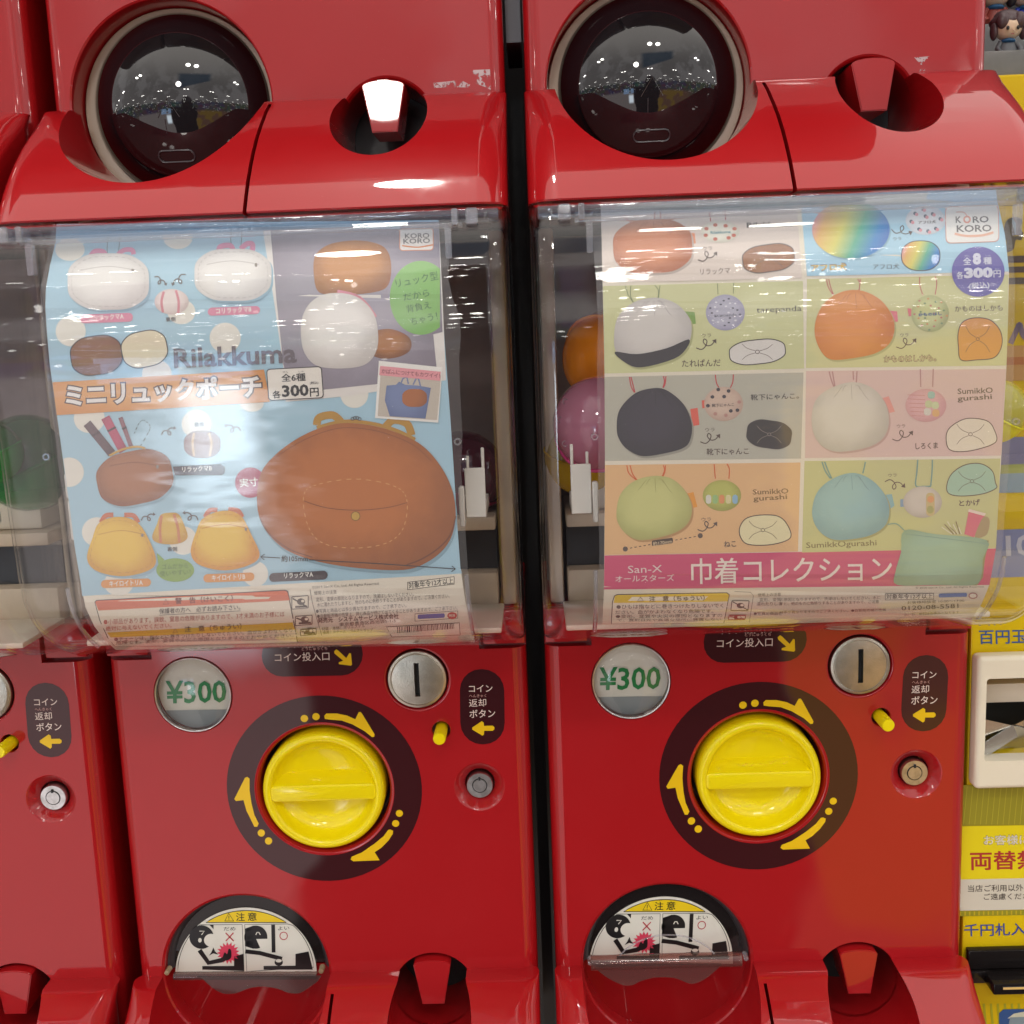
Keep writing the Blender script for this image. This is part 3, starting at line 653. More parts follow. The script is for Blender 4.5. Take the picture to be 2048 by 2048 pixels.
LO = [(250, 800), (330, 880), (440, 960), (560, 1012), (640, 1010), (700, 980), (800, 950), (900, 942), (1010, 950), (1100, 985), (1170, 1000), (1270, 960), (1370, 880), (1420, 830)]
clear_lid(m2, [(270, 815), (1590, 780)], .0052, catmull(LO, 3, False), 'O', clear('glinting_lid', (.66, .46, .43), 1.2, .06, milk=.06, milkc=(.6, .45, .42)), arc=[(525, 752), (600, 680), (720, 615), (850, 578), (960, 570), (1100, 585), (1220, 630), (1300, 680), (1355, 735)])
for rt, pins in ((m1, ((190, 850, 'N'), (1668, 835, 'N'))), (m2, ((262, 775, 'O'), (1620, 735, 'O')))):
    for x, y, rg in pins:
        c = on_y(*px(rg, x, y), .004); latho('hinge_pin', mat('pin_amber', (.30, .22, .13), .3) if rt is m1 else CLIP, rt, c.x, c.z, [(0, -.003), (.0017, -.0025), (.0020, .004), (0, .004)], 14, 50)
u1 = upper_machine()
u2 = copy_tree(u1, PITCH); u2['label'] = 'upper red machine with smoked dome and unlit latch, right of the black gap'
u0 = copy_tree(u1, -PITCH); u0['label'] = 'sliver of the upper red capsule machine at the left edge above the shoulder'

# ------------------------------------------------------------------ structure: dark gaps and backing
for nm, x0, x1, y0 in (('backing_wall', -.75, 1.0, .30),):
    struct(boxo(nm, mat('dark_wall', (.02, .02, .022), .7), None, x0, x1, y0, y0+.02, -.6, 1.0))
for i, xg in enumerate((-.15, .15)):
    o = boxo('dark_gap_strip', mat('gap_black', (.010, .010, .011), .5), None, xg-.0042, xg+.0042, .085, .10, -.6, .4700)  # black strip added so the gap between machines stays dark
    o['label'] = ('black strip added to darken the gap between the two poster machines', 'black strip added to darken the gap at the left edge machine')[1-i]; o['category'] = 'added dark strip'; o['group'] = 'added dark strips'
boxo('grey_filler', mat('filler_grey', (.14, .15, .17), .5), None, .1452, .1548, .03, .10, .4930, .62)
o = COL.objects['grey_filler']; o['label'] = 'slate grey spacer high in the gap between the upper machines'; o['category'] = 'spacer'

# ------------------------------------------------------------------ posters behind the shields
def curl(s, reg, x0, y0, x1, y1, m, layer=3, w=5, up=1):
    dx, dy = x1-x0, y1-y0; L = math.hypot(dx, dy); ux, uy = dx/L, dy/L; nx, ny = -uy*up, ux*up
    f = lambda a, b: (x0+(ux*a+nx*b)*L, y0+(uy*a+ny*b)*L)
    pts = [f(0, 0), f(.22, .16), (f(.45, .08)), f(.60, -.12), f(.52, -.26), f(.42, -.14), f(.52, .08), f(.75, .12), f(.97, -.02)]
    s.stroke(reg, pts, w, m, layer, smooth=True)
    s.poly(reg, [f(1.06, -.06), f(.84, -.06), f(.98, .16)], m, layer)
def outlined(s, body, reg, x0, y0, x1, y1, h, fill, edge, layer, b0=.02, b1=.07, k=.06):
    e = h*k*1.1
    L = math.hypot(x1-x0, y1-y0); ux, uy = (x1-x0)/L, (y1-y0)/L
    s.text(body, reg, x0-ux*e+(-uy)*e*0, y0-uy*e+e, x1+ux*e, y1+uy*e+e, h+2*e, edge, layer, b1)
    s.text(body, reg, x0, y0, x1, y1, h, fill, layer+1.5, b0)
DK = ink('#3a3436'); WP = ink('#f0eee8'); GY = ink('#6d6a6c')
def lines(s, reg, rows, m, layer=2):
    for body, x0, y0, x1, y1, h in rows: s.text(body, reg, x0, y0, x1, y1, h, m, layer)
def bag(s, name, reg, pts, hexc, hex2=None, layer=3, cords=None, cordm=None, folds=True, tag=None, tagm=None, root=None, shadow=None):
    if shadow: s.blob(reg, [(x+12, y+14) for x, y in pts], shadow, layer-.8); s.build('printed_shadow', root)
    if tag: s.poly(reg, tag, tagm, layer-.4)
    if cords:
        for c in cords: s.stroke(reg, c, 8, cordm, layer-.3, smooth=True)
    if tag or cords: s.build('printed_cord', root)
    s.blob(reg, pts, photo(hexc, hex2), layer); o = s.build(name, root)
    if not folds:
        xs = [p[0] for p in pts]; ys = [p[1] for p in pts]; cx = (min(xs)+max(xs))/2; cy_ = (min(ys)+max(ys))/2; w = max(xs)-min(xs); h = max(ys)-min(ys); sm = photo(hex2 or hexc, None, .62)
        s.stroke(reg, catmull([(cx+(p[0]-cx)*.90, cy_+(p[1]-cy_)*.88) for p in pts], 6), 3, sm, layer+.6, closed=True, dash=True)
        s.stroke(reg, [(cx-w*.34, cy_-h*.20), (cx, cy_-h*.27), (cx+w*.34, cy_-h*.20)], 5, sm, layer+.6, smooth=True); s.ell(reg, cx+w*.30, cy_-h*.19, w*.018, w*.026, ink('#8c8478'), layer+.9); s.build('printed_seam', root)
    if folds:
        xs = [p[0] for p in pts]; ys = [p[1] for p in pts]; cx = (min(xs)+max(xs))/2; y0 = min(ys); w = max(xs)-min(xs); h = max(ys)-min(ys)
        fm = ink(folds) if isinstance(folds, str) else photo(hex2 or hexc, None, .5)
        for k in (-.17, -.08, .02, .10, .19):
            s.stroke(reg, [(cx+k*w*.6, y0+h*.035+abs(k)*h*.12), (cx+k*w*1.0, y0+h*(.13+.08*math.cos(k*30))), (cx+k*w*1.25, y0+h*(.19+.08*math.cos(k*30)))], 3.2, fm, layer+.6, smooth=True)
        s.build('printed_fold', root)
    return o
def ellp(cx, cy, rx, ry, sq=.0, n=12, rot=0):
    o = []; c, q = math.cos(math.radians(rot)), math.sin(math.radians(rot))
    for i in range(n):
        a = 2*math.pi*i/n; k = 1+sq*math.sin(2*a)**2; x, y = rx*k*math.cos(a), ry*k*math.sin(a); o.append((cx+x*c-y*q, cy+x*q+y*c))
    return o

# left poster
pr = thing('poster', 'light blue pouch poster with white dots, an orange title band and one big brown pouch', 'poster', (0, -.10, .13))
s = Sheet(on_poster, pr); s.LAYER = .00010
LE = [(113, 448), (111, 485), (100, 531), (92, 575), (90.5, 614), (94, 666), (99.6, 730), (109, 795), (118, 860), (129, 942), (138, 1004), (149, 1091), (161.5, 1166), (171, 1215), (189, 1253), (211, 1282), (232, 1300)]
RE = [(877, 440), (878, 459), (885, 617), (892, 720), (900.6, 834.8), (907, 930), (914.6, 1052), (921, 1137), (932, 1210), (945, 1262), (950, 1284)]
s.poly('P', LE+RE[::-1], ink('#e9e1d0'), 0); s.build('paper')
BL = ink('#a6cbdd')
s.poly('P', LE[:13]+[(164.5, 1192), (924, 1147)]+RE[:8][::-1], BL, 1); s.build('blue_ground')
dots = [('A', 450, 320, 95, 72), ('A', 1145, 240, 96, 76), ('A', 455, 845, 97, 97), ('A', 1450, 888, 100, 98), ('A', 1010, 1120, 95, 90), ('A', 1168, 720, 90, 80), ('C', 575, 118, 100, 95), ('C', 1265, 155, 96, 92), ('C', 445, 465, 95, 95), ('C', 625, 850, 98, 95),
        ('C', 765, 1180, 95, 80), ('C', 1645, 1120, 82, 82), ('B', 672, 1250, 90, 90), ('C', 1180, 905, 90, 92), ('D', 160, 20, 70, 50)]
for rg, x, y, rx, ry in dots:
    P = [(x+rx*math.cos(a), y+ry*math.sin(a)) for a in [math.pi*i/20 for i in range(40)]]
    if (rg, x) == ('C', 445): P = [(max(p, 419+(q-465)*.13), q) for p, q in P]
    s.poly(rg, P, ink('#e6e3d8'), 2); s.build('white_dot')
s.poly('B', [(75, 150), (1215, 140), (1218, 190), (1240, 640), (1262, 1160), (640, 1262), (230, 1300), (215, 1080), (150, 620)], ink('#e4dfd9'), 3)
s.poly('B', [(128, 150), (1214, 140), (1217, 190), (1240, 850), (1180, 865), (1208, 1145), (470, 1222), (270, 1240), (215, 1060), (170, 640)], photo('#a099a6', '#857c8a'), 4); s.build('inset_photo')
s.blob('B', [(410, 470), (420, 360), (500, 290), (640, 262), (780, 270), (880, 320), (910, 440), (880, 560), (760, 600), (560, 610), (440, 590)], photo('#c98a48', '#9a602c'), 5); s.build('brown_cushion_picture')
s.blob('B', [(780, 860), (900, 830), (1020, 880), (1035, 960), (960, 1010), (840, 1020), (760, 970)], photo('#b06f33', '#7d4a20'), 5); s.build('brown_cushion_picture')
s.stroke('B', [(560, 600), (700, 640), (800, 760)], 46, ink('#d98a98'), 5.5, smooth=True)
s.blob('B', [(330, 900), (335, 760), (400, 650), (520, 600), (680, 620), (790, 720), (825, 860), (810, 980), (740, 1060), (600, 1085), (440, 1070), (360, 1000)], photo('#efebe6', '#c9c2bd'), 6); s.build('white_pouch_picture')
# maker logo
s.rr('B', 962, 185, 1182, 328, 22, ink('#e0906a'), 5, dy=-4); s.rr('B', 967, 190, 1177, 323, 18, ink('#e9e4de'), 6, dy=-4)
s.text('KORO', 'B', 998, 248, 1155, 244, 32, GY, 7, .015, .0); s.text('KORO', 'B', 988, 282, 1160, 277, 32, GY, 7, .015)
s.stroke('B', [(980, 294), (1080, 304), (1180, 288)], 8, ink('#e08a4a'), 7, smooth=True); s.build('maker_logo')
gp = [(1100+200*math.cos(a), 630+238*math.sin(a)) for a in [math.radians(52+i*8) for i in range(33)]]
gp = [(min(x, 1236), y) for x, y in gp]
s.poly('B', gp, ink('#7fb85a'), 6); g = s.build('green_spot'); gi = ink('#3f6a35')
for b_, *q in (('リュック型', 945, 566, 1216, 512, 56), ('だから', 992, 650, 1158, 618, 46), ('背負え', 1012, 728, 1168, 698, 50), ('ちゃう！', 1042, 810, 1212, 770, 50)): s.text(b_, 'B', *q, gi, 7)
s.build('lettering', g)
# price box
s.rr('B', 104, 1088, 462, 1294, 24, DK, 7, dy=-18, dx=14); s.rr('B', 110, 1094, 456, 1288, 20, ink('#ece6dc'), 8, dy=-18, dx=14); g = s.build('price_box'); kk = ink('#1b1a1c')
s.text('全6種', 'B', 204, 1171, 358, 1164, 50, kk, 9, .03); s.text('各', 'B', 147, 1278, 199, 1275, 48, kk, 9, .03); s.text('300', 'B', 207, 1271, 380, 1262, 78, kk, 9, .035); s.text('円', 'B', 388, 1266, 443, 1263, 54, kk, 9, .04)
s.text('(税込)', 'B', 387, 1190, 440, 1187, 20, kk, 9, .02); s.text('ぜん', 'B', 210, 1114, 245, 1112, 12, kk, 9); s.text('しゅ', 'B', 313, 1110, 345, 1108, 11, kk, 9); s.build('lettering', g)
# small bag photo card
s.poly('B', [(830, 1035), (1240, 1078), (1212, 1434), (805, 1404)], WP, 8); s.poly('B', [(842, 1095), (1230, 1130), (1205, 1418), (822, 1392)], ink('#c6bcae'), 9); s.poly('B', [(838, 1068), (1228, 1106), (1224, 1165), (832, 1128)], ink('#e79aa2'), 10); g = s.build('bag_photo_card')
s.text('かばんにつけてもカワイイ！', 'B', 846, 1116, 1222, 1148, 30, ink('#5a3035'), 11)
s.build('lettering', g)
s.stroke('B', [(968, 1190), (985, 1150), (1010, 1140), (1020, 1185)], 10, ink('#7c86ad'), 10); s.stroke('B', [(1050, 1190), (1070, 1150), (1085, 1150), (1098, 1200)], 10, ink('#7c86ad'), 10)
s.poly('B', [(880, 1195), (940, 1190), (960, 1170), (1000, 1190), (1080, 1195), (1110, 1200), (1165, 1210), (1130, 1408), (900, 1392), (868, 1290)], photo('#6f7fa9', '#5b6a94'), 10.5); s.blob('B', ellp(1060, 1275, 80, 58, .1), photo('#a5602c', '#7a4420'), 11.5); s.build('tote_picture', g)
# title band
s.poly('A', [(338, 1174), (1700, 1092), (1738, 1300), (366, 1386)], photo('#e3a866', '#d6924b'), 5); g = s.build('title_band')
outlined(s, 'ミニリュックポーチ', 'A', 425, 1335, 1686, 1272, 150, ink('#efecea'), ink('#5e4d48'), 6, .035, .085, .06); s.build('lettering', g)
s.text('Rilakkuma', 'A', 1122, 1085, 1912, 1048, 128, ink('#6a6068'), 7, .022); s.build('lettering')
# top pouches
sh1 = ink('#93b4c6')
def strap(rg, pts, w, hx, layer=4, nm='strap_picture'): s.stroke(rg, pts, w, ink(hx), layer, smooth=True); s.build(nm)
strap('A', [(700, 225), (690, 300), (692, 350)], 5, '#7d8a94', 3, 'chain_picture'); strap('A', [(775, 225), (768, 290), (760, 350)], 5, '#7d8a94', 3, 'chain_picture')
strap('A', [(1492, 190), (1486, 260), (1500, 320)], 5, '#7d8a94', 3, 'chain_picture'); strap('A', [(1560, 190), (1556, 250), (1548, 320)], 5, '#7d8a94', 3, 'chain_picture')
strap('A', [(580, 365), (610, 330), (665, 332), (680, 360)], 30, '#d98cae'); strap('A', [(760, 350), (800, 322), (850, 322), (860, 350)], 30, '#d98cae')
strap('A', [(1410, 330), (1420, 300), (1480, 292), (1500, 320)], 34, '#d98cae'); strap('A', [(1550, 315), (1590, 282), (1625, 285), (1625, 325)], 34, '#d98cae')
bag(s, 'white_pouch_picture', 'A', ellp(697, 525, 262, 182, .10), '#ece9e4', '#cfcac6', 4.6, folds=False, root=pr, shadow=sh1)
bag(s, 'white_pouch_picture', 'A', ellp(1500, 482, 248, 168, .10), '#ece9e4', '#cfcac6', 4.6, folds=False, root=pr, shadow=sh1)
s.blob('A', ellp(1105, 655, 110, 82), photo('#e9dcd8', '#d4c1bd'), 4); s.stroke('A', [(1055, 590), (1040, 655), (1050, 725)], 16, ink('#d98c98'), 5, smooth=True); s.stroke('A', [(1132, 582), (1150, 650), (1148, 728)], 16, ink('#d98c98'), 5, smooth=True); s.build('small_pouch_picture')
for rg, x0, y0, x1, y1, c in (('A', 518, 738, 855, 795, '#e08aa6'), ('A', 1338, 694, 1674, 746, '#e08aa6'), ('C', 650, 1160, 972, 1212, '#e19a4e'), ('C', 1310, 1122, 1638, 1176, '#e19a4e')):
    s.rr(rg, x0, y0, x1, y1, 26, ink(c), 4, dy=-12)
g = s.build('name_pill')
s.text('コリラックマA', 'A', 572, 780, 798, 766, 36, WP, 5, .02); s.text('コリラックマB', 'A', 1392, 734, 1620, 720, 36, WP, 5, .02)
s.text('キイロイトリA', 'C', 705, 1202, 920, 1192, 36, WP, 5, .02); s.text('キイロイトリB', 'C', 1364, 1164, 1580, 1154, 36, WP, 5, .02); s.build('lettering', g)
for rg, x, y in (('A', 1068, 783), ('C', 1252, 172), ('C', 1078, 975)): s.text('裏側', rg, x, y, x+62, y-2, 28, DK, 4, .02)
s.build('lettering')
for q in (('A', 995, 495, 1070, 545), ('A', 1196, 480, 1110, 545), ('C', 1040, 225, 1128, 180), ('C', 1550, 200, 1450, 165), ('C', 910, 775, 995, 735), ('C', 1275, 775, 1182, 725)): curl(s, *q, GY, 4, 8, up=-1 if q[1] < q[3] else 1)
s.build('curly_arrow')
# two plain cushions where a drawing stands
s.blob('A', ellp(930, 960, 150, 118, .1, rot=-12), DK, 4); s.blob('A', ellp(930, 960, 144, 112, .1, rot=-12), ink('#e3d8b8'), 5); s.build('cream_cushion_drawing')
s.blob('A', ellp(620, 1000, 168, 128, .1, rot=-8), DK, 6); s.blob('A', ellp(620, 1000, 162, 122, .1, rot=-8), photo('#8f6240', '#80563a'), 7); s.build('brown_cushion_drawing')
# pens in the brown pouch
for a, b_, w, hx in (((560, 150), (720, 345), 56, '#5e4650'), ((678, 112), (795, 330), 58, '#b9486a'), ((775, 112), (848, 310), 28, '#8d5a66')):
    s.stroke('C', [a, b_], w, photo(hx, None, .7), 4.2)
    mx, my = a[0]+(b_[0]-a[0])*.35, a[1]+(b_[1]-a[1])*.35; s.stroke('C', [(mx-3, my-6), (mx+3, my+6)], w+3, ink('#3f3038'), 4.4)
    s.build('pen_picture')
s.stroke('C', [(865, 215), (895, 150), (925, 130), (965, 165), (955, 210), (905, 295)], 6, ink('#5c6a72'), 4.2, smooth=True, dash=True); s.build('chain_picture')
bag(s, 'brown_pouch_picture', 'C', ellp(868, 500, 246, 172, .10, rot=-12), '#ac7048', '#8a5534', 5, folds=False, root=pr, shadow=sh1)
strap('C', [(705, 358), (790, 318), (880, 300), (935, 312)], 14, '#caa042', 6, 'zip_picture')
s.blob('C', ellp(1302, 285, 118, 88, .08), photo('#8e5c49', '#7a4b3c'), 4); s.stroke('C', [(1250, 212), (1240, 280), (1250, 362)], 16, ink('#c59a58'), 5, smooth=True); s.stroke('C', [(1345, 212), (1362, 280), (1350, 362)], 16, ink('#c59a58'), 5, smooth=True); s.build('small_pouch_picture')
s.poly('C', [(1090, 430), (1420, 413), (1448, 432), (1446, 470), (1424, 484), (1112, 484)], ink('#5b5a66'), 4); g = s.build('name_pill'); s.text('リラックマB', 'C', 1174, 466, 1366, 456, 36, WP, 5, .02); s.build('lettering', g)
s.ell('C', 1612, 532, 98, 98, ink('#a81c48'), 4); g = s.build('red_spot'); s.text('実寸', 'C', 1546, 562, 1662, 552, 54, WP, 5, .03); s.build('lettering', g)
strap('C', [(650, 790), (680, 745), (730, 740)], 30, '#c96f45'); strap('C', [(800, 740), (860, 745), (890, 790)], 30, '#c96f45')
bag(s, 'yellow_pouch_picture', 'C', [(640, 790), (760, 752), (880, 785), (960, 900), (1005, 1040), (940, 1105), (780, 1135), (620, 1100), (560, 1020), (595, 890)], '#ecc443', '#d39b2c', 5, folds=False, root=pr, shadow=sh1)
strap('C', [(1320, 755), (1350, 712), (1400, 708)], 30, '#c96f45'); strap('C', [(1470, 705), (1530, 712), (1560, 755)], 30, '#c96f45')
bag(s, 'yellow_pouch_picture', 'C', [(1310, 760), (1440, 712), (1550, 745), (1620, 870), (1672, 1000), (1600, 1065), (1440, 1098), (1280, 1060), (1228, 980), (1262, 850)], '#edc64a', '#d68f22', 5, folds=False, root=pr, shadow=sh1)
s.blob('C', [(1010, 800), (1035, 740), (1095, 725), (1150, 735), (1185, 800), (1208, 880), (1170, 918), (1095, 930), (1010, 918), (980, 880)], photo('#ddb84e', '#c99b3b'), 4); s.stroke('C', [(1040, 745), (1030, 830), (1035, 920)], 18, ink('#cf8450'), 5, smooth=True); s.stroke('C', [(1120, 735), (1145, 820), (1155, 918)], 18, ink('#cf8450'), 5, smooth=True); s.build('small_pouch_picture')
s.ell('C', 1128, 1095, 122, 76, ink('#86aa4c'), 4); s.poly('C', [(1010, 985), (1060, 1030), (1020, 1060)], ink('#86aa4c'), 4); g = s.build('speech_bubble'); s.text('ゴムだから', 'C', 1045, 1092, 1212, 1082, 34, ink('#4f7030'), 5); s.text('使いやすい！', 'C', 1030, 1138, 1228, 1124, 36, ink('#4f7030'), 5); s.build('lettering', g)
# the big brown pouch
BP = [(190, 560), (218, 425), (300, 325), (420, 235), (560, 168), (700, 138), (860, 150), (1010, 190), (1150, 255), (1250, 350), (1330, 480), (1368, 620), (1362, 760), (1310, 875), (1200, 965), (1060, 1010), (800, 1000), (560, 962), (380, 900), (270, 810), (205, 700)]
strap('D', [(545, 150), (560, 105), (640, 90), (690, 130)], 46, '#b98a2a', 4); strap('D', [(950, 165), (1000, 120), (1080, 140), (1110, 210)], 46, '#b98a2a', 4)
strap('D', [(545, 165), (700, 128), (860, 138), (1010, 178), (1130, 235)], 22, '#b8892c', 4.5, 'zip_picture')
for q in range(4): s.ring('D', 758+q*14, 112-6*math.sin(q*1.1), 9, 9, 4, DK, 5)
s.build('ring_picture')
s.blob('D', [(x+8, y+20) for x, y in BP], ink('#86a8b8'), 4.6); s.build('printed_shadow'); s.blob('D', BP, photo('#c0702e', '#96541f'), 6); bp = s.build('big_brown_pouch_picture')
s.stroke('D', [(1372, 690), (1340, 800), (1270, 880), (1170, 945), (1080, 980)], 7, ink('#6e3a1b'), 7, smooth=True); s.stroke('D', [(205, 700), (270, 800), (380, 885), (520, 935)], 5, ink('#6e3a1b'), 7, smooth=True)
s.stroke('D', [(300, 340), (430, 258), (570, 195), (705, 165), (860, 176), (1000, 214), (1130, 274), (1226, 362)], 4, ink('#874c22'), 7, smooth=True); s.build('seam', bp)
st_ = ink('#d99a55')
pk = catmull([(470, 560), (560, 500), (780, 470), (1000, 510), (1080, 590), (1060, 760), (960, 850), (770, 880), (580, 850), (490, 740)], 8); s.stroke('D', pk, 5, st_, 7.4, closed=True, dash=True)
s.stroke('D', [(470, 600), (600, 640), (780, 655), (960, 640), (1082, 610)], 4, ink('#7d4519'), 7.4, smooth=True); s.ell('D', 776, 690, 26, 26, ink('#caa042'), 7.6); s.ring('D', 776, 690, 26, 26, 4, ink('#7a5a1c'), 7.9)
s.build('pocket_stitching', bp)
ar = ink('#28262a'); s.stroke('D', [(214, 932), (328, 939)], 5, ar, 8); s.stroke('D', [(500, 950), (900, 972), (1368, 1004)], 5, ar, 8)
s.stroke('D', [(236, 916), (212, 932), (234, 950)], 5, ar, 8); s.stroke('D', [(1348, 986), (1370, 1004), (1346, 1020)], 5, ar, 8); s.text('約105mm', 'D', 336, 962, 492, 960, 38, ar, 8, .02); s.build('size_mark')
s.rr('D', 262, 1030, 610, 1082, 26, ink('#3c3038'), 5, dy=-16); g = s.build('name_pill'); s.text('リラックマA', 'D', 352, 1062, 525, 1052, 34, WP, 6, .02); s.build('lettering', g)
# caution block
CR = ink('#f1e9d6'); ln = ink('#5a5048')
s.poly('C', [(608, 1300), (620, 1288), (1838, 1222), (1856, 1232), (1905, 1480), (1920, 1560), (740, 1590), (690, 1530), (640, 1420)], ln, 1); s.poly('C', [(613, 1302), (624, 1293), (1834, 1228), (1850, 1236), (1898, 1480), (1912, 1560), (742, 1588), (697, 1530), (646, 1420)], CR, 2)
s.poly('C', [(613, 1302), (624, 1293), (1834, 1228), (1850, 1236), (1866, 1290), (634, 1356)], ink('#dd7048'), 3); s.poly('C', [(690, 1498), (1884, 1432), (1900, 1478), (712, 1530)], ink('#e3bf22'), 3); g = s.build('caution_panel')
s.text('警　告（けいこく）', 'C', 1130, 1314, 1500, 1296, 40, ink('#7a3220'), 4, .02); s.stroke('C', [(1052, 1316), (1068, 1284), (1086, 1314)], 4, ink('#7a3220'), 4, closed=True)
s.text('保護者の方へ　必ずお読み下さい。', 'C', 1026, 1378, 1548, 1350, 34, ink('#4c423c'), 4, .01); s.stroke('C', [(1026, 1386), (1548, 1358)], 3, ink('#4c423c'), 4)
s.text('●小部品があります。誤飲、窒息の危険がありますので、3才未満のお子様には', 'C', 668, 1448, 1832, 1396, 36, ink('#b8503c'), 4); s.text('絶対に与えないでください。', 'C', 682, 1488, 1106, 1466, 30, ink('#b8503c'), 4)
s.text('注　意（ちゅうい）', 'C', 1190, 1496, 1556, 1474, 36, ink('#5c4a18'), 4, .02); s.stroke('C', [(1114, 1500), (1128, 1472), (1144, 1498)], 4, ink('#5c4a18'), 4, closed=True)
s.text('●チェーンは、指などに巻きつけたりしないでください。血がかよわなくなり', 'C', 736, 1556, 1884, 1496, 28, ln, 4); s.text('危険です。変形、変質や火災の原因となりますのでおやめください。', 'C', 748, 1576, 1890, 1528, 24, ln, 4); s.build('lettering', g)
for i, (x0, y0, x1, y1) in enumerate(((395, 1168, 497, 1246), (416, 1284, 520, 1344), (446, 1364, 544, 1404))):
    s.rr('D', x0, y0, x1, y1, 6, ln, 2, dy=-8); s.rr('D', x0+5, y0+5, x1-5, y1-5, 4, CR, 3, dy=-8)
    s.stroke('D', [(x0+8, y0+12), (x1-8, y1-16)], 8, ln, 4); s.ell('D', (x0+x1)/2+6, (y0+y1)/2-8, 24, 20, ln, 4); s.ell('D', (x0+x1)/2+16, (y0+y1)/2-12, 10, 8, CR, 5); s.rr('D', x0+22, y1-22, x1-10, y1-10, 3, ln, 4, dy=-4)
s.build('warning_icon', g)
lines(s, 'D', [('©2019 San-X Co., Ltd. All Rights Reserved.', 518, 1126, 918, 1102, 20), ('使用上の注意', 530, 1160, 664, 1152, 24), ('変形、変質の原因となりますので、洗濯はしないでください。', 542, 1200, 1122, 1166, 26),
    ('水に濡れたりしますと、他のものに色移りすることがありますので、ご注意ください。', 548, 1232, 1336, 1176, 26), ('●写真と商品とは多少異なりますので、ご了承下さい。', 541, 1268, 1078, 1232, 24),
    ('●自動販売機の性質上、同じ商品が続けて出てくることがありますので、ご了承下さい。', 548, 1298, 1382, 1246, 24), ('東京都豊島区西池袋5-1-3', 680, 1346, 1014, 1322, 22), ('材質　本体：ポリエステル', 575, 1372, 832, 1352, 20), ('金具：スチール　ゴムストラップ', 582, 1392, 880, 1374, 18)], ln, 2)
s.text('発売元　システムサービス株式会社', 'D', 553, 1326, 1032, 1300, 30, ln, 2, .03); s.stroke('D', [(505, 1125), (520, 1210), (575, 1400)], 3, ln, 2)
s.rr('D', 1084, 1082, 1364, 1130, 2, ln, 1, dy=-34); s.rr('D', 1088, 1086, 1360, 1126, 2, CR, 2, dy=-34); s.text('対象年令12才以上', 'D', 1093, 1122, 1358, 1092, 38, ink('#2e2a28'), 3, .02); s.build('lettering')
s.rr('D', 1128, 1270, 1385, 1316, 2, ln, 1, dy=-18); s.rr('D', 1131, 1273, 1382, 1313, 2, CR, 2, dy=-18); s.rr('D', 1145, 1276, 1306, 1302, 9, ink('#5668b0'), 3, dy=-8); s.ell('D', 1350, 1282, 29, 21, ink('#c2504a'), 3); s.text('明治', 'D', 1332, 1289, 1368, 1287, 15, CR, 4, .02); s.build('maker_mark')
s.poly('D', [(958, 1348), (1394, 1322), (1400, 1398), (990, 1410)], ln, 1); s.poly('D', [(962, 1351), (1391, 1326), (1396, 1395), (993, 1407)], ink('#efe8da'), 2); x = 1022
while x < 1366:
    w = random.choice((3, 3, 5, 8)); yy = -(x-1022)*.075; s.poly('D', [(x, 1350+yy), (x+w, 1350+yy), (x+w+3, 1385+yy), (x+3, 1385+yy)], ink('#3b3534'), 3); x += w+random.choice((4, 5, 7))
s.build('barcode')
# sleeve of clear film, wavy at its right edge
FL = [(x-9-(2 if i % 2 else 0), y) for i, (x, y) in enumerate(LE)]
FR = [(893, 445), (898, 520), (897, 560), (906, 600), (919, 630), (922, 670), (918, 720), (921, 800), (925, 870), (922, 940), (930, 1050), (936, 1140), (944, 1210), (958, 1270), (962, 1290)]
s.poly('P', FL+FR[::-1], FILM, 12); s.build('clear_sleeve')
pr_bg = pr

# right poster
pr = thing('poster', 'drawstring bag poster split into eight pastel tiles above a pink title band', 'poster', (.3, -.10, .13))
s = Sheet(on_poster, pr); s.LAYER = .00010
LE = [(1201, 405), (1202, 428), (1206, 600), (1209, 743), (1210, 900), (1209, 1050), (1208, 1174), (1206, 1225), (1205, 1250)]
RE = [(1992, 380), (1995, 404), (2010, 470), (2018, 541), (2016, 640), (2012.8, 735), (2003.7, 898), (1997, 1001), (1992, 1092), (1979, 1169), (1963, 1208), (1945, 1235)]
s.poly('P', LE+RE[::-1], ink('#e6ddc9'), 0); s.build('paper')
re_ = lambda a, b: [p for p in RE if a < p[1] < b]
tiles = [([(1201, 405), (1592, 390), (1604, 556), (1206, 566)], '#ddcfc4'), ([(1206, 572), (1606, 562), (1608, 737), (1209, 747)], '#d0d19c'), ([(1209, 754), (1607, 745), (1602, 917), (1210, 922)], '#bab7a7'), ([(1210, 930), (1601, 925), (1596, 1103), (1209, 1110)], '#e3b681'),
         ([(1600, 388), (1992, 380), (1995, 404), (2010, 470), (2018, 543), (1614, 552)], '#a7d0e4'), ([(1614, 558), (2017, 549), (2016, 640), (2012.8, 731), (1612, 736)], '#d1d095'), ([(1612, 742), (2012, 738), (2003.7, 898), (2002, 911), (1610, 916)], '#dbbdb2'), ([(1609, 922), (2001, 917), (1997, 1001), (1992, 1096), (1604, 1105)], '#c6c588'),
         ([(1209, 1111), (1596, 1104), (1992, 1097), (1979, 1170), (1208, 1179)], '#d04a72')]
for pts, c in tiles:
    s.poly('P', pts, ink(c), 1); tile = s.build('pink_band' if c == '#d04a72' else 'colour_tile')
BR = ink('#5a4a42'); T1 = ink('#4a4644')
def cord(rg, pts, hx, w=7): s.stroke(rg, pts, w, ink(hx), 2.6, smooth=True)
def tagp(rg, x0, y0, x1, y1, hx): s.poly(rg, [(x0, y0), (x1, y0+6), (x1+8, y1), (x0+10, y1+4)], ink(hx), 2.5)
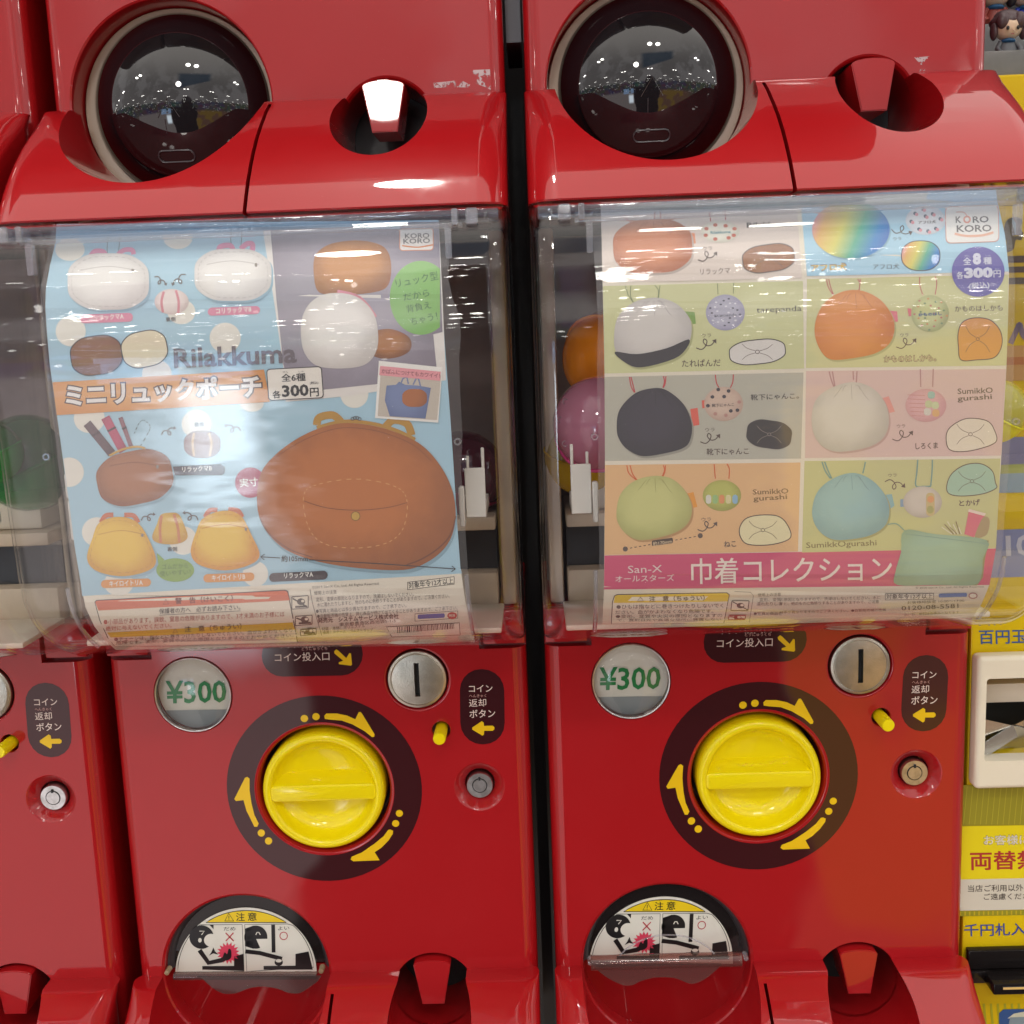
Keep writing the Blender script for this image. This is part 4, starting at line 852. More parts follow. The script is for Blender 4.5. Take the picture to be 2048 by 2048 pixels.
def outl(rg, pts, hx, nm='cushion_drawing', ec=None):
    s.blob(rg, pts, ink(hx), 3); s.build(nm); P = catmull(pts); s.stroke(rg, P, 6, ec or BR, 4, closed=True)
    xs = [p[0] for p in P]; ys = [p[1] for p in P]; cx = sum(xs)/len(xs); cy_ = sum(ys)/len(ys); w = max(xs)-min(xs); h = max(ys)-min(ys); kk_ = BR if sum(lin(hx)) > .2 else ink('#8c8078')
    for a, b in ((-.2, -.2), (.2, -.2), (-.2, .2), (.2, .2)): s.stroke(rg, [(cx+a*w*.2, cy_+b*h*.2), (cx+a*w*.9, cy_+b*h*.7), (cx+a*w*1.35, cy_+b*h*1.5)], 3.0, kk_, 4.2, smooth=True)
    s.ring(rg, cx, cy_, w*.035, w*.032, 4, kk_, 4.2); s.build('outline_drawing')
def uras(rows):
    for rg, x, y, cx0, cy0, cx1, cy1, up in rows: s.text('ウラ', rg, x, y, x+64, y-3, 26, BR, 2); curl(s, rg, cx0, cy0, cx1, cy1, BR, 2, 7, up)
    s.build('curly_arrow')
# tile 1
for p in ([(670, 235), (700, 275), (745, 300)], [(880, 215), (878, 265)], [(915, 215), (920, 262)], [(1250, 215), (1258, 280)], [(1355, 205), (1360, 270)]): cord('E', p, '#b8484a')
tagp('E', 1095, 355, 1150, 430, '#e0936a'); s.build('cord_picture')
bag(s, 'orange_bag_picture', 'E', ellp(865, 450, 268, 182, .10, rot=-3), '#d58a5e', '#b0653c', 3.4, root=pr, shadow=ink('#b9aba0'), folds='#9c5a38')
s.blob('E', ellp(1322, 350, 130, 76), photo('#e8e4d4', '#cfc9b8'), 3); 
for x, y in ((1230, 330), (1290, 305), (1360, 310), (1420, 330), (1225, 375), (1380, 392), (1290, 400), (1415, 375)): s.ell('E', x, y, 15, 12, ink('#c7684e'), 4)
s.text('Rilakkuma', 'E', 1258, 366, 1394, 360, 20, ink('#2f7f8c'), 4, .02); s.build('small_bag_picture')
s.text('Rilakkuma', 'E', 1503, 326, 1812, 316, 38, T1, 2, .03); s.text('リラックマ', 'E', 1188, 644, 1390, 634, 42, BR, 2); s.build('lettering')
outl('E', ellp(1650, 530, 175, 92, .12, rot=-8), '#9a6339')
# tile 2
for p in ([(680, 715), (700, 780), (735, 830)], [(718, 715), (715, 780), (735, 830)], [(880, 712), (905, 750), (900, 800)], [(915, 712), (905, 800)], [(1305, 700), (1308, 775)], [(1415, 695), (1412, 770)]): cord('E', p, '#7c8a5e', 5)
tagp('E', 1075, 890, 1150, 975, '#7ea34c'); s.build('cord_picture')
bag(s, 'white_bag_picture', 'E', [(605, 1040), (625, 940), (690, 860), (780, 812), (900, 798), (1020, 835), (1105, 920), (1130, 1010), (1100, 1130), (1000, 1215), (780, 1270), (680, 1235), (612, 1150)], '#d6d1cb', '#b9b3b0', 3.4, root=pr, shadow=ink('#aeb07c'), folds='#a39d9b')
s.poly('E', catmull([(608, 1165), (760, 1180), (960, 1140), (1108, 1080), (1095, 1140), (1010, 1212), (790, 1270), (680, 1238)], 4), ink('#2c2930'), 4.4); s.build('dark_base_picture')
s.blob('E', ellp(1358, 898, 132, 122), photo('#b7b6c8', '#9c99b4'), 3)
for i in range(26): a, r = i*2.4, 22+17*math.sqrt(i); s.ell('E', 1358+r*math.cos(a), 898+r*.92*math.sin(a), 8, 5, (ink('#e4e3ea'), ink('#4b4a58'))[i % 2], 4)
s.text('tarepanda', 'E', 1282, 935, 1435, 930, 28, ink('#6c6b7c'), 4.2, .01); s.build('small_bag_picture')
s.text('tarepanda', 'E', 1570, 912, 1875, 900, 50, T1, 2); s.text('たれぱんだ', 'E', 1064, 1268, 1326, 1262, 50, BR, 2, .01); s.build('lettering')
outl('E', ellp(1575, 1165, 190, 82, .1, rot=-6), '#dedad4', ec=DK)
# tile 3
for p in ([(708, 1335), (720, 1400), (742, 1440)], [(718, 1335), (735, 1400), (745, 1440)], [(938, 1330), (945, 1365), (935, 1408)], [(955, 1330), (950, 1380), (938, 1408)], [(1290, 1320), (1298, 1375), (1315, 1408)], [(1412, 1318), (1408, 1370), (1392, 1408)]): cord('E', p, '#c63d45')
s.poly('E', [(1120, 1552), (1170, 1545), (1182, 1660), (1135, 1668)], ink('#e0604c'), 2.5); s.poly('E', [(1198, 1495), (1218, 1492), (1218, 1545), (1202, 1548)], ink('#e0604c'), 2.5); s.build('cord_picture')
bag(s, 'black_bag_picture', 'E', [(622, 1690), (640, 1560), (740, 1450), (860, 1412), (960, 1425), (1075, 1520), (1130, 1650), (1120, 1760), (1075, 1815), (960, 1850), (800, 1872), (700, 1830), (645, 1770)], '#322d3c', '#201d28', 3.4, root=pr, shadow=ink('#98968a'), folds='#15131b')
s.blob('E', ellp(1346, 1518, 132, 116), photo('#d3b9a6', '#bfa392'), 3)
for x, y in ((1310, 1420), (1380, 1430), (1350, 1468), (1240, 1530), (1440, 1560), (1290, 1585), (1362, 1595), (1452, 1505), (1270, 1470), (1395, 1565)): s.ell('E', x, y, 13, 12, (ink('#3c3540'), ink('#b98a80'))[(x+y) % 2], 4)
s.text('靴下にゃんこ', 'E', 1268, 1540, 1418, 1532, 22, DK, 4.2, .02); s.build('small_bag_picture')
s.text('靴下にゃんこ。', 'E', 1532, 1494, 1856, 1482, 40, T1, 2, .02); s.text('靴下にゃんこ', 'G', 1232, 306, 1516, 300, 44, BR, 2, .02); s.build('lettering')
outl('G', ellp(1655, 165, 150, 92, .12, rot=8), '#2b2728', ec=DK)
# tile 4
for p in ([(690, 375), (705, 430), (755, 475)], [(712, 375), (730, 435), (760, 475)], [(938, 375), (945, 410), (925, 460)], [(952, 375), (948, 420), (930, 460)], [(1282, 368), (1290, 465)], [(1368, 364), (1385, 400), (1382, 465)]): cord('G', p, '#d8622c')
s.poly('G', [(1092, 568), (1142, 556), (1168, 655), (1120, 672)], ink('#e59a30'), 2.5); s.build('cord_picture')
bag(s, 'lime_bag_picture', 'G', [(620, 690), (648, 570), (735, 485), (860, 448), (985, 462), (1080, 540), (1130, 655), (1105, 765), (1000, 838), (800, 882), (700, 850), (635, 775)], '#cccb82', '#aead66', 3.4, root=pr, shadow=ink('#bb8f5c'), folds='#9b9a5c')
s.blob('G', ellp(1335, 580, 130, 105), photo('#bcbc5e', '#a0a04c'), 3)
for i, c in enumerate(('#d9d6c8', '#9cc07c', '#e0925c', '#d9cf9a', '#8fb5cf')): s.rr('G', 1226+i*45, 575, 1262+i*45, 635, 16, ink(c), 4)
s.build('small_bag_picture')
s.text('SumikkO', 'G', 1544, 574, 1786, 566, 36, ink('#8a6b3f'), 2, .015); s.text('gurashi', 'G', 1548, 628, 1778, 614, 44, ink('#8a6b3f'), 2, .015); s.text('ねこ', 'G', 1350, 932, 1432, 926, 42, BR, 2, .02)
s.build('lettering')
pts = [(680+508*i/33, 942-90*i/33) for i in range(34)]; s.stroke('G', pts, 6, BR, 2, dash=True); s.ell('G', 680, 942, 17, 17, BR, 2); s.ell('G', 1188, 852, 17, 17, BR, 2); s.rr('G', 860, 885, 1002, 922, 8, ink('#4c3a2c'), 3, dy=-20); s.text('約170mm', 'G', 870, 922, 996, 902, 28, ink('#e0c8a0'), 4, .02); s.build('size_mark')
outl('G', [(1455, 800), (1500, 735), (1600, 712), (1720, 722), (1785, 790), (1795, 870), (1670, 912), (1520, 912), (1465, 870)], '#e8dcae')
# tile 5: rainbow bag
def rainbow():
    m = bpy.data.materials.new('photo_rainbow'); m.use_nodes = True; t = NT(m.node_tree); p = t.n('ShaderNodeBsdfPrincipled'); o = t.n('ShaderNodeOutputMaterial'); m.node_tree.links.new(p.outputs[0], o.inputs[0])
    g = t.n('ShaderNodeTexCoord').outputs['Generated']; q = t.n('ShaderNodeSeparateXYZ'); t.set(q.inputs[0], g)
    f = t.m('ADD', t.m('MULTIPLY', q.outputs[0], .8), t.m('MULTIPLY', t.m('SUBTRACT', .8, q.outputs[2]), .35)); r = t.n('ShaderNodeValToRGB'); t.set(r.inputs[0], f)
    cs = ['#d888b8', '#e0b060', '#d8d060', '#58b090', '#2f86c8', '#3a62b8']; e = r.color_ramp.elements; e[0].color = lin(cs[0])+(1,); e[1].color = lin(cs[-1])+(1,)
    for i, c in enumerate(cs[1:-1]): k = e.new((i+1)/5); k.color = lin(c)+(1,)
    t.set(p.inputs['Base Color'], r.outputs[0]); return m
RB = rainbow()
s.blob('F', [(x+10, y+12) for x, y in ellp(548, 385, 300, 222)], ink('#8bb4c8'), 2.6); s.build('printed_shadow'); s.poly('F', [(x, max(y, 160)) for x, y in catmull(ellp(548, 385, 300, 222))], RB, 3.4); s.build('rainbow_bag_picture')
s.blob('F', ellp(1126, 312, 155, 112), photo('#dfe3e8', '#c2ccd6'), 3)
for x, y in ((1050, 258), (1110, 225), (1185, 262), (1245, 300), (1020, 320), (1080, 380), (1210, 375), (1130, 280), (1150, 395)): s.ell('F', x-6, y, 14, 14, ink('#5c6a7c'), 4); s.ell('F', x+6, y+8, 13, 13, ink('#e09aa2'), 4.3)
s.text('アフロ犬', 'F', 1070, 340, 1205, 334, 24, DK, 4.6, .03); s.build('small_bag_picture')
s.rr('F', 1275, 205, 1690, 492, 40, ink('#d99a8c'), 3, dy=-14, dx=6); s.rr('F', 1281, 211, 1684, 486, 36, ink('#e7e6e2'), 4, dy=-14, dx=6); g = s.build('maker_logo')
s.text('K', 'F', 1358, 332, 1402, 331, 50, GY, 5, .02); s.ring('F', 1446, 305, 23, 23, 13, ink('#e0a090'), 5); s.text('RO', 'F', 1490, 332, 1614, 328, 52, GY, 5, .02); s.text('KORO', 'F', 1366, 404, 1636, 398, 54, GY, 5, .02)
s.stroke('F', [(1362, 248), (1420, 250), (1450, 285)], 6, ink('#e0a090'), 5, smooth=True); s.stroke('F', [(1350, 415), (1440, 432), (1560, 428), (1650, 405)], 18, ink('#e6b49c'), 5, smooth=True); s.build('lettering', g)
s.ell('F', 1532, 708, 204, 194, ink('#5f56a8'), 4); g = s.build('purple_spot')
for b_, *q in (('全', 1418, 656, 1478, 654, 56, .03), ('8', 1490, 656, 1556, 654, 92, .06), ('種', 1574, 652, 1636, 650, 54, .03), ('各', 1366, 764, 1418, 762, 54, .03), ('300', 1424, 762, 1648, 756, 84, .06), ('円', 1652, 752, 1706, 750, 52, .03), ('(税込)', 1464, 852, 1620, 840, 56, .03)): s.text(b_, 'F', *q[:5], ink('#d9dbea'), 5, q[5])
s.text('ぜん', 'F', 1425, 592, 1465, 591, 12, ink('#d9dbea'), 5); s.text('しゅ', 'F', 1590, 590, 1625, 589, 12, ink('#d9dbea'), 5); s.text('えん', 'F', 1662, 694, 1698, 692, 11, ink('#d9dbea'), 5); s.build('lettering', g)
outlined(s, 'アフロ犬', 'F', 244, 706, 514, 694, 52, ink('#f0c840'), ink('#2f5f98'), 2, .03, .07, .09); s.text('アフロ犬', 'F', 720, 692, 922, 688, 42, T1, 2); s.build('lettering')
s.blob('F', ellp(1088, 585, 152, 118, .06), DK, 3); s.blob('F', ellp(1088, 585, 146, 112, .06), RB, 4); s.build('rainbow_cushion_drawing')
# tile 6
for p in ([(358, 765), (375, 830), (410, 888)], [(376, 765), (392, 830), (415, 888)], [(600, 765), (618, 800), (608, 855)], [(622, 765), (612, 855)], [(1080, 750), (1082, 820), (1105, 890)], [(1200, 745), (1212, 800), (1200, 885)]): cord('F', p, '#c9605c')
tagp('F', 850, 1010, 905, 1095, '#e27a80'); tagp('F', 985, 990, 1015, 1050, '#e27a80'); s.build('cord_picture')
bag(s, 'orange_bag_picture', 'F', [(268, 1190), (288, 1045), (370, 925), (500, 858), (640, 858), (775, 925), (862, 1040), (885, 1155), (845, 1265), (735, 1340), (560, 1378), (400, 1388), (318, 1325)], '#e6953c', '#cf7a26', 3.4, root=pr, shadow=ink('#b3b276'), folds='#b86a24')
s.blob('F', ellp(1160, 1032, 146, 142), photo('#cdd08e', '#a8ae74'), 3)
for i in range(22): a, r = i*2.4, 30+22*math.sqrt(i); s.ell('F', 1160+r*math.cos(a), 1032+r*math.sin(a), 9, 7, ink(('#d99a5c', '#7f9a6c', '#c9806c')[i % 3]), 4)
s.text('かものはし', 'F', 1070, 1055, 1252, 1045, 26, ink('#5a6f8c'), 4.2, .05); s.build('small_bag_picture')
s.text('かものはしかも', 'F', 1352, 1018, 1722, 1010, 44, BR, 2, .01); outlined(s, 'かものはしかも。', 'F', 806, 1408, 1206, 1398, 46, ink('#e0cf9c'), ink('#5c4434'), 2, .01, .06, .08); s.build('lettering')
outl('F', [(1378, 1180), (1410, 1100), (1500, 1066), (1620, 1080), (1700, 1160), (1716, 1270), (1660, 1370), (1520, 1390), (1400, 1390), (1380, 1290)], '#dd9a3c')
# tile 7
for p in ([(380, 1480), (395, 1540), (420, 1605)], [(405, 1480), (425, 1600)], [(565, 1478), (568, 1545)], [(595, 1478), (590, 1570)], [(1085, 1462), (1088, 1600)], [(1185, 1460), (1180, 1600)]): cord('F', p, '#b98a8a', 9)
s.poly('F', [(780, 1690), (840, 1672), (888, 1790), (830, 1805)], ink('#e69a8c'), 2.5); s.build('cord_picture')
bag(s, 'cream_bag_picture', 'F', [(245, 1820), (285, 1690), (400, 1605), (560, 1562), (700, 1600), (800, 1700), (842, 1840), (820, 1960), (740, 2040), (600, 2085), (440, 2100), (330, 2060), (260, 1960)], '#dad4c4', '#bdb6a6', 3.4, root=pr, shadow=ink('#c2a198'), folds='#a8a294')
s.blob('F', ellp(1128, 1742, 158, 128), photo('#e0b0ac', '#cf9a98'), 3)
for i in range(6): s.stroke('F', [(985+6*i, 1660+32*i), (1120, 1666+32*i)], 3.5, ink('#c98280'), 4)
for x, y, c in ((1170, 1660, '#9cc0b0'), (1150, 1730, '#c8cf9a'), (1200, 1740, '#cfd8a4'), (1140, 1790, '#d9d4c4'), (1205, 1800, '#e0b070')): s.rr('F', x-28, y-26, x+28, y+30, 22, ink(c), 4.5)
s.build('small_bag_picture')
s.text('SumikkO', 'F', 1373, 1656, 1646, 1646, 44, ink('#6b5f50'), 2, .015); s.text('gurashi', 'F', 1373, 1722, 1640, 1705, 52, ink('#6b5f50'), 2, .015); s.text('しろくま', 'H', 1048, 306, 1222, 298, 50, BR, 2, .02); s.build('lettering')
outl('H', [(1285, 200), (1320, 130), (1420, 72), (1520, 66), (1610, 90), (1655, 150), (1670, 245), (1540, 300), (1400, 322), (1305, 300)], '#e7dcc2')
# tile 8
for p in ([(325, 400), (350, 470), (390, 530)], [(345, 400), (372, 470), (400, 530)], [(660, 400), (650, 450), (640, 490)], [(1065, 385), (1058, 480), (1050, 585), (1110, 590), (1165, 590)], [(1178, 385), (1175, 480), (1165, 590)]): cord('H', p, '#6f9c92', 11)
s.poly('H', [(815, 655), (865, 650), (885, 740), (845, 772)], ink('#86b4b4'), 2.5); s.rr('H', 930, 690, 958, 748, 3, ink('#7f9eb4'), 2.5); s.build('cord_picture')
bag(s, 'blue_bag_picture', 'H', [(248, 800), (285, 640), (400, 535), (560, 486), (700, 535), (805, 645), (845, 765), (815, 890), (700, 968), (540, 1000), (400, 998), (295, 925)], '#93bfbc', '#78a5a6', 3.4, root=pr, shadow=ink('#a5a46c'), folds='#5f8c90')
s.blob('H', ellp(1102, 712, 150, 122), photo('#cfc6b6', '#b5ab9a'), 3); s.rr('H', 1130, 640, 1195, 820, 28, ink('#c9b478'), 4); s.ell('H', 1165, 690, 26, 26, ink('#dd9a60'), 4.6); s.ell('H', 1162, 770, 26, 30, ink('#a8a860'), 4.6); s.build('small_bag_picture')
outl('H', [(1290, 580), (1330, 490), (1430, 425), (1550, 415), (1640, 470), (1665, 560), (1670, 605), (1560, 650), (1400, 665), (1305, 645)], '#a0c4a8')
s.text('とかげ', 'H', 1386, 746, 1548, 738, 50, BR, 2, .02); s.text('SumikkOgurashi', 'H', 203, 1082, 748, 1060, 58, ink('#7b7350'), 2, .01); s.build('lettering')
s.poly('H', [(1462, 765), (1592, 800), (1500, 985), (1425, 960)], ink('#d8687a'), 3); s.poly('H', [(1462, 765), (1592, 800), (1580, 820), (1452, 785)], ink('#e8d4c4'), 4); s.blob('H', [(1570, 830), (1620, 850), (1600, 960), (1520, 990), (1510, 960)], ink('#a89468'), 3.6)
for i in range(7): s.stroke('H', [(1250+i*22, 905-(i % 3)*22), (1330+i*12, 960)], 8, ink(('#e0dcb8', '#8a7a54')[i % 2]), 3.6)
s.build('contents_picture')
s.poly('H', [(x+14, y+4) for x, y in [(965, 940), (1600, 1005), (1570, 1150), (1555, 1290), (1510, 1352), (940, 1350)]], ink('#8f8f60'), 2.6); s.build('printed_shadow')
s.poly('H', catmull([(962, 930), (1200, 960), (1595, 1005), (1568, 1150), (1558, 1270), (1500, 1352), (1200, 1352), (905, 1352), (893, 1250), (935, 1100)], 4), photo('#9cbfa2', '#86a888'), 4.2); g = s.build('open_bag_picture')
s.stroke('H', [(965, 958), (1200, 985), (1590, 1032)], 6, ink('#7fa592'), 5.2, smooth=True); s.stroke('H', [(830, 885), (900, 880), (960, 930)], 9, ink('#7fa592'), 5.2, smooth=True); s.build('hem', g)
uras([('E', 1205, 478, 1172, 540, 1298, 495, 1), ('E', 1198, 1068, 1160, 1138, 1292, 1088, 1), ('G', 1222, 148, 1188, 215, 1318, 172, 1), ('G', 1197, 756, 1170, 810, 1298, 768, 1), ('F', 875, 468, 862, 380, 1015, 405, 1), ('F', 930, 1212, 898, 1290, 1048, 1235, 1), ('H', 904, 138, 868, 225, 1022, 172, 1), ('H', 838, 518, 810, 555, 962, 590, -1)])
# title band
s.text('San-X', 'G', 698, 1106, 930, 1100, 50, ink('#ecd8d4'), 3, .0); s.text('オールスターズ', 'G', 612, 1168, 1012, 1158, 46, ink('#ecd8d4'), 3, .005); s.text('巾着コレクション', 'P', 1383, 1168, 1784, 1162, 51, ink('#f2e2d6'), 3, .012); s.build('lettering', tile)
s.poly('G', [(590, 1300), (604, 1258), (625, 1248), (1370, 1236), (1388, 1250), (1350, 1445), (582, 1450)], ln, 1); s.poly('G', [(596, 1300), (609, 1262), (628, 1254), (1366, 1242), (1382, 1254), (1345, 1443), (588, 1448)], CR, 2); s.poly('G', [(601, 1308), (609, 1262), (628, 1254), (1366, 1242), (1382, 1254), (1374, 1298)], ink('#e6c424'), 3); g = s.build('caution_panel')
s.text('注　意（ちゅうい）', 'G', 842, 1300, 1218, 1292, 38, ink('#4c3c18'), 4, .02); s.stroke('G', [(762, 1296), (782, 1268), (804, 1295)], 5, ink('#4c3c18'), 4, closed=True)
lines(s, 'G', [('●ひもは指などに巻きつけたりしないでく', 620, 1350, 1345, 1340, 30), ('ださい。血がかよわなくなり危険です。', 612, 1384, 1276, 1376, 26), ('●変形、変質や火災の原因となりますの', 615, 1412, 1338, 1404, 24), ('で、直射日光や高温な場所に放置しない', 625, 1434, 1330, 1428, 18)], ln, 4); s.build('lettering', g)
for x0, y0, x1, y1, c in ((1400, 1290, 1522, 1362, ln), (1382, 1390, 1500, 1424, ink('#a8352f'))):
    s.rr('G', x0, y0, x1, y1, 8, c, 2, dx=-8); s.rr('G', x0+6, y0+6, x1-6, y1-6, 4, CR, 3, dx=-8); s.stroke('G', [(x0+8, y0+10), (x1-14, y1-8)], 7, c, 4); s.ell('G', (x0+x1)/2, (y0+y1)/2, 26, 18, c, 4); s.ell('G', (x0+x1)/2+10, (y0+y1)/2-3, 12, 8, CR, 5)
s.build('warning_icon', g)
lines(s, 'H', [('© 2020 San-X Co., Ltd. All Rights Reserved.', 1048, 1386, 1580, 1376, 18), ('の原因となりますので、洗濯はしないでください。水に', 0, 1480, 775, 1462, 26), ('すと、他のものに色移りすることがありますので、ご注意', 0, 1512, 765, 1494, 26), ('は多少異なりますのでご了承ください。●自動販売機の性質', 0, 1575, 820, 1556, 22), ('お客様相談室 10:00～17:00', 985, 1500, 1425, 1484, 22), ('0120-08-5581', 940, 1550, 1380, 1530, 34), ('土、日、祝日はお休みとなります', 960, 1592, 1385, 1574, 20)], ln, 2)
lines(s, 'G', [('使用上の注意', 1578, 1266, 1735, 1262, 24), ('変形、変質', 1590, 1300, 1735, 1298, 26), ('濡れたりしま', 1570, 1328, 1740, 1326, 26), ('●写真と商品と', 1550, 1392, 1740, 1390, 22)], ln, 2)
s.stroke('G', [(1420, 1230), (1530, 1236), (1548, 1260), (1520, 1440)], 3, ln, 2); s.build('lettering')
s.rr('H', 812, 1420, 1190, 1470, 2, ln, 1, dy=-4); s.rr('H', 816, 1424, 1186, 1466, 2, CR, 2, dy=-4); s.text('対象年令12才以上', 'H', 822, 1462, 1180, 1458, 38, ln, 3, .02); s.rr('H', 1228, 1420, 1446, 1450, 9, ink('#5577b8'), 3, dy=-6); s.ell('H', 1492, 1436, 36, 25, ink('#b9847c'), 3); s.ell('H', 1492, 1436, 26, 16, CR, 4); s.build('maker_mark')
FL = [(1184, 405), (1187, 500), (1192, 560), (1196, 640), (1194, 760), (1197, 900), (1196, 1000), (1199, 1100), (1197, 1180), (1194, 1250)]
FR = [(2008, 378), (2012, 430), (2024, 480), (2030, 560), (2029, 640), (2027, 760), (2020, 880), (2012, 1000), (2004, 1100), (1992, 1165), (1975, 1215), (1955, 1240)]
s.poly('P', FL+FR[::-1], FILM, 12); s.build('clear_sleeve')

# ------------------------------------------------------------------ capsules in the hoppers
def capsule(label, u, v, y, r, c1, tilt=(0, 0, 0), c2=None, holes=False, grp='capsules behind the shields'):
    c = on_y(u, v, y); root = thing('toy_capsule', label, 'capsule', tuple(c), grp)
    m1_ = mat('capsule_'+c1.lower(), lin(c1), .22, coat=.4); R = Matrix.Rotation(tilt[0], 3, 'X') @ Matrix.Rotation(tilt[1], 3, 'Y')
    for nm, a0, a1, m, k in (('cup', math.pi, math.pi/2+.0, m1_, 1.0), ('clear_top', 0.0, math.pi/2, clear('capsule_clear_'+(c2 or 'x'), lin(c2) if c2 else (.85, .85, .85), 1.5, .03, milk=.42, milkc=lin(c2) if c2 else (.8, .8, .8)), .985)):
        bm = bmesh.new(); rings = []
        for i in range(11):
            a = a0+(a1-a0)*i/10; rings.append([bm.verts.new(R @ Vector((r*k*math.sin(a)*math.cos(2*math.pi*j/36), r*k*math.sin(a)*math.sin(2*math.pi*j/36), r*k*math.cos(a)*1.02)) + c) for j in range(36)] if math.sin(a) > 1e-6 else [bm.verts.new(R @ Vector((0, 0, r*k*math.cos(a)*1.02)) + c)])
        for A, B in zip(rings, rings[1:]):
            for j in range(36):
                q = (j+1) % 36
                if len(A) == 1: bm.faces.new((A[0], B[j], B[q]))
                else: bm.faces.new((A[j], A[q], B[q], B[j]))
        bmesh.ops.recalc_face_normals(bm, faces=bm.faces); meshobj(nm, bm, m, root, 80)
    bm = bmesh.new(); b_tube(bm, [R @ Vector((r*1.01*math.cos(2*math.pi*j/36), r*1.01*math.sin(2*math.pi*j/36), 0)) + c for j in range(36)], r*.035, 6, closed=True); meshobj('rim_band', bm, m1_, root, 60)
    if holes:
        bm = bmesh.new()
        for a, b_ in ((.5, 2.6), (.62, 3.3), (.9, 3.9)): 
            p = R @ Vector((r*math.sin(a)*math.cos(b_), r*math.sin(a)*math.sin(b_), r*math.cos(a))) + c; b_tube(bm, [p+Vector((.0016*math.cos(q), -.0004, .0016*math.sin(q))) for q in [k*math.pi/4 for k in range(8)]], .0003, 4, closed=True)
        meshobj('air_hole', bm, CLIP, root, 60)
    return root
capsule('dark red capsule behind the right edge of the light blue poster', 925, 948, .028, .030, '#7a1030', (.4, .6, 0), '#7a3a50')
capsule('green capsule at the far left, seen through two shields', 58, 925, .020, .033, '#0e7a3c', (.2, -.3, 0), '#3a9a68')
capsule('bright green capsule cut off by the left edge of the photo', -18, 905, -.02, .020, '#10a040', (.2, -.3, 0), '#40b070')
capsule('amber orange capsule above the pink one beside the tile poster', 1222, 715, .010, .032, '#f08c14', (-.9, .5, 0), '#e09a40')
capsule('pink capsule with a clear top showing small air holes', 1202, 848, -.045, .0300, '#e0508c', (1.1, -.4, 0), '#e8a8c0', True)
capsule('mustard yellow capsule low between the pink capsule and the side of the shield', 1165, 912, .02, .026, '#c8a010', (.2, .2, 0), '#d8c050')
capsule('lemon yellow capsule behind the right edge of the tile poster', 1988, 822, -.070, .0190, '#d8d818', (.3, .5, 0), '#d8d860')

# ------------------------------------------------------------------ money changer on the right
ZR['S'] = (1900, 340, 3.716); ZR['T'] = (1860, 860, 3.58); ZR['Wf'] = (1900, 0, 6.44)
ex = thing('money_changer', 'yellow money changer with blue and red Japanese lettering, beside the right machine', 'money changer', (.6, .05, -.3))
YF = mat('changer_yellow', (.66, .48, .006), .38, coat=.3, tint=((.61, .42, .005), 6))
bm = bmesh.new(); b_box(bm, .4462, .82, .010, .26, -.45, .4560, .002, 2); meshobj('cabinet', bm, YF, ex, 40)
s = Sheet(on_y, ex); s.yplane = .0098; s.LAYER = .00012
BLU = ink('#22508f', .4); REDT = ink('#a5262c', .4); OL = ink('#8f8a18', .5)
s.text('百円玉出口', 'Q', 218, 180, 804, 168, 106, BLU, 1, .02); s.build('lettering')
s.poly('Q', [(60, 1228), (700, 1218), (700, 1522), (60, 1532)], ink('#8c8418'), 1); st = s.build('striped_panel')
for i in range(13): s.stroke('Q', [(128+i*42, 1236), (100+i*42, 1520)], 5, ink('#a8a02c'), 2)
s.build('stripe', st)
s.poly('V', [(100, 62), (1100, 45), (1100, 545), (100, 566)], ink('#d9c80c', .4), 1); sg = s.build('yellow_sign')
s.text('お客様に', 'V', 414, 240, 846, 232, 96, ink('#8c8470'), 2, .03); s.text('お客様に', 'V', 418, 236, 842, 229, 88, ink('#d8d0c0'), 3, .01); s.text('両替禁止', 'V', 290, 474, 1165, 460, 172, REDT, 2, .028); s.build('lettering', sg)
s.poly('V', [(100, 566), (1100, 545), (1100, 842), (100, 862)], ink('#c9c4b4'), 1); sg = s.build('white_sign')
s.text('当店ご利用以外の', 'V', 265, 682, 862, 672, 64, ink('#4a4038'), 2, .01); s.text('ご遠慮ください', 'V', 415, 758, 920, 750, 60, ink('#4a4038'), 2, .01); s.build('lettering', sg)
s.poly('V', [(100, 864), (1100, 844), (1100, 896), (100, 914)], OL, 1); sg = s.build('striped_panel')
for i in range(20): s.stroke('V', [(150+i*44, 868-i*.8), (150+i*44, 908-i*.8)], 14, ink('#b8a21a'), 2)
s.build('stripe', sg)
s.text('千円札入口', 'V', 232, 1104, 950, 1088, 116, ink('#26408f', .4), 1, .018); s.build('lettering')
for i in range(11): s.stroke('V', [(350+i*66, 1740), (372+i*66, 2000)], 22, ink('#a6a214'), 1)
s.build('stripe')
s.poly('V', [(560, 1830), (600, 1795), (1100, 1785), (1100, 2100), (560, 2100)], ink('#1f4f8c', .4), 2); sg = s.build('blue_sticker')
s.poly('V', [(640, 1880), (700, 1835), (820, 1812), (1100, 1806), (1100, 1880)], ink('#c9cbb4'), 3); s.poly('V', [(640, 1985), (665, 1870), (1100, 1858), (1100, 1900), (660, 1990)], ink('#7d8f98'), 4); s.build('sticker_print', sg)
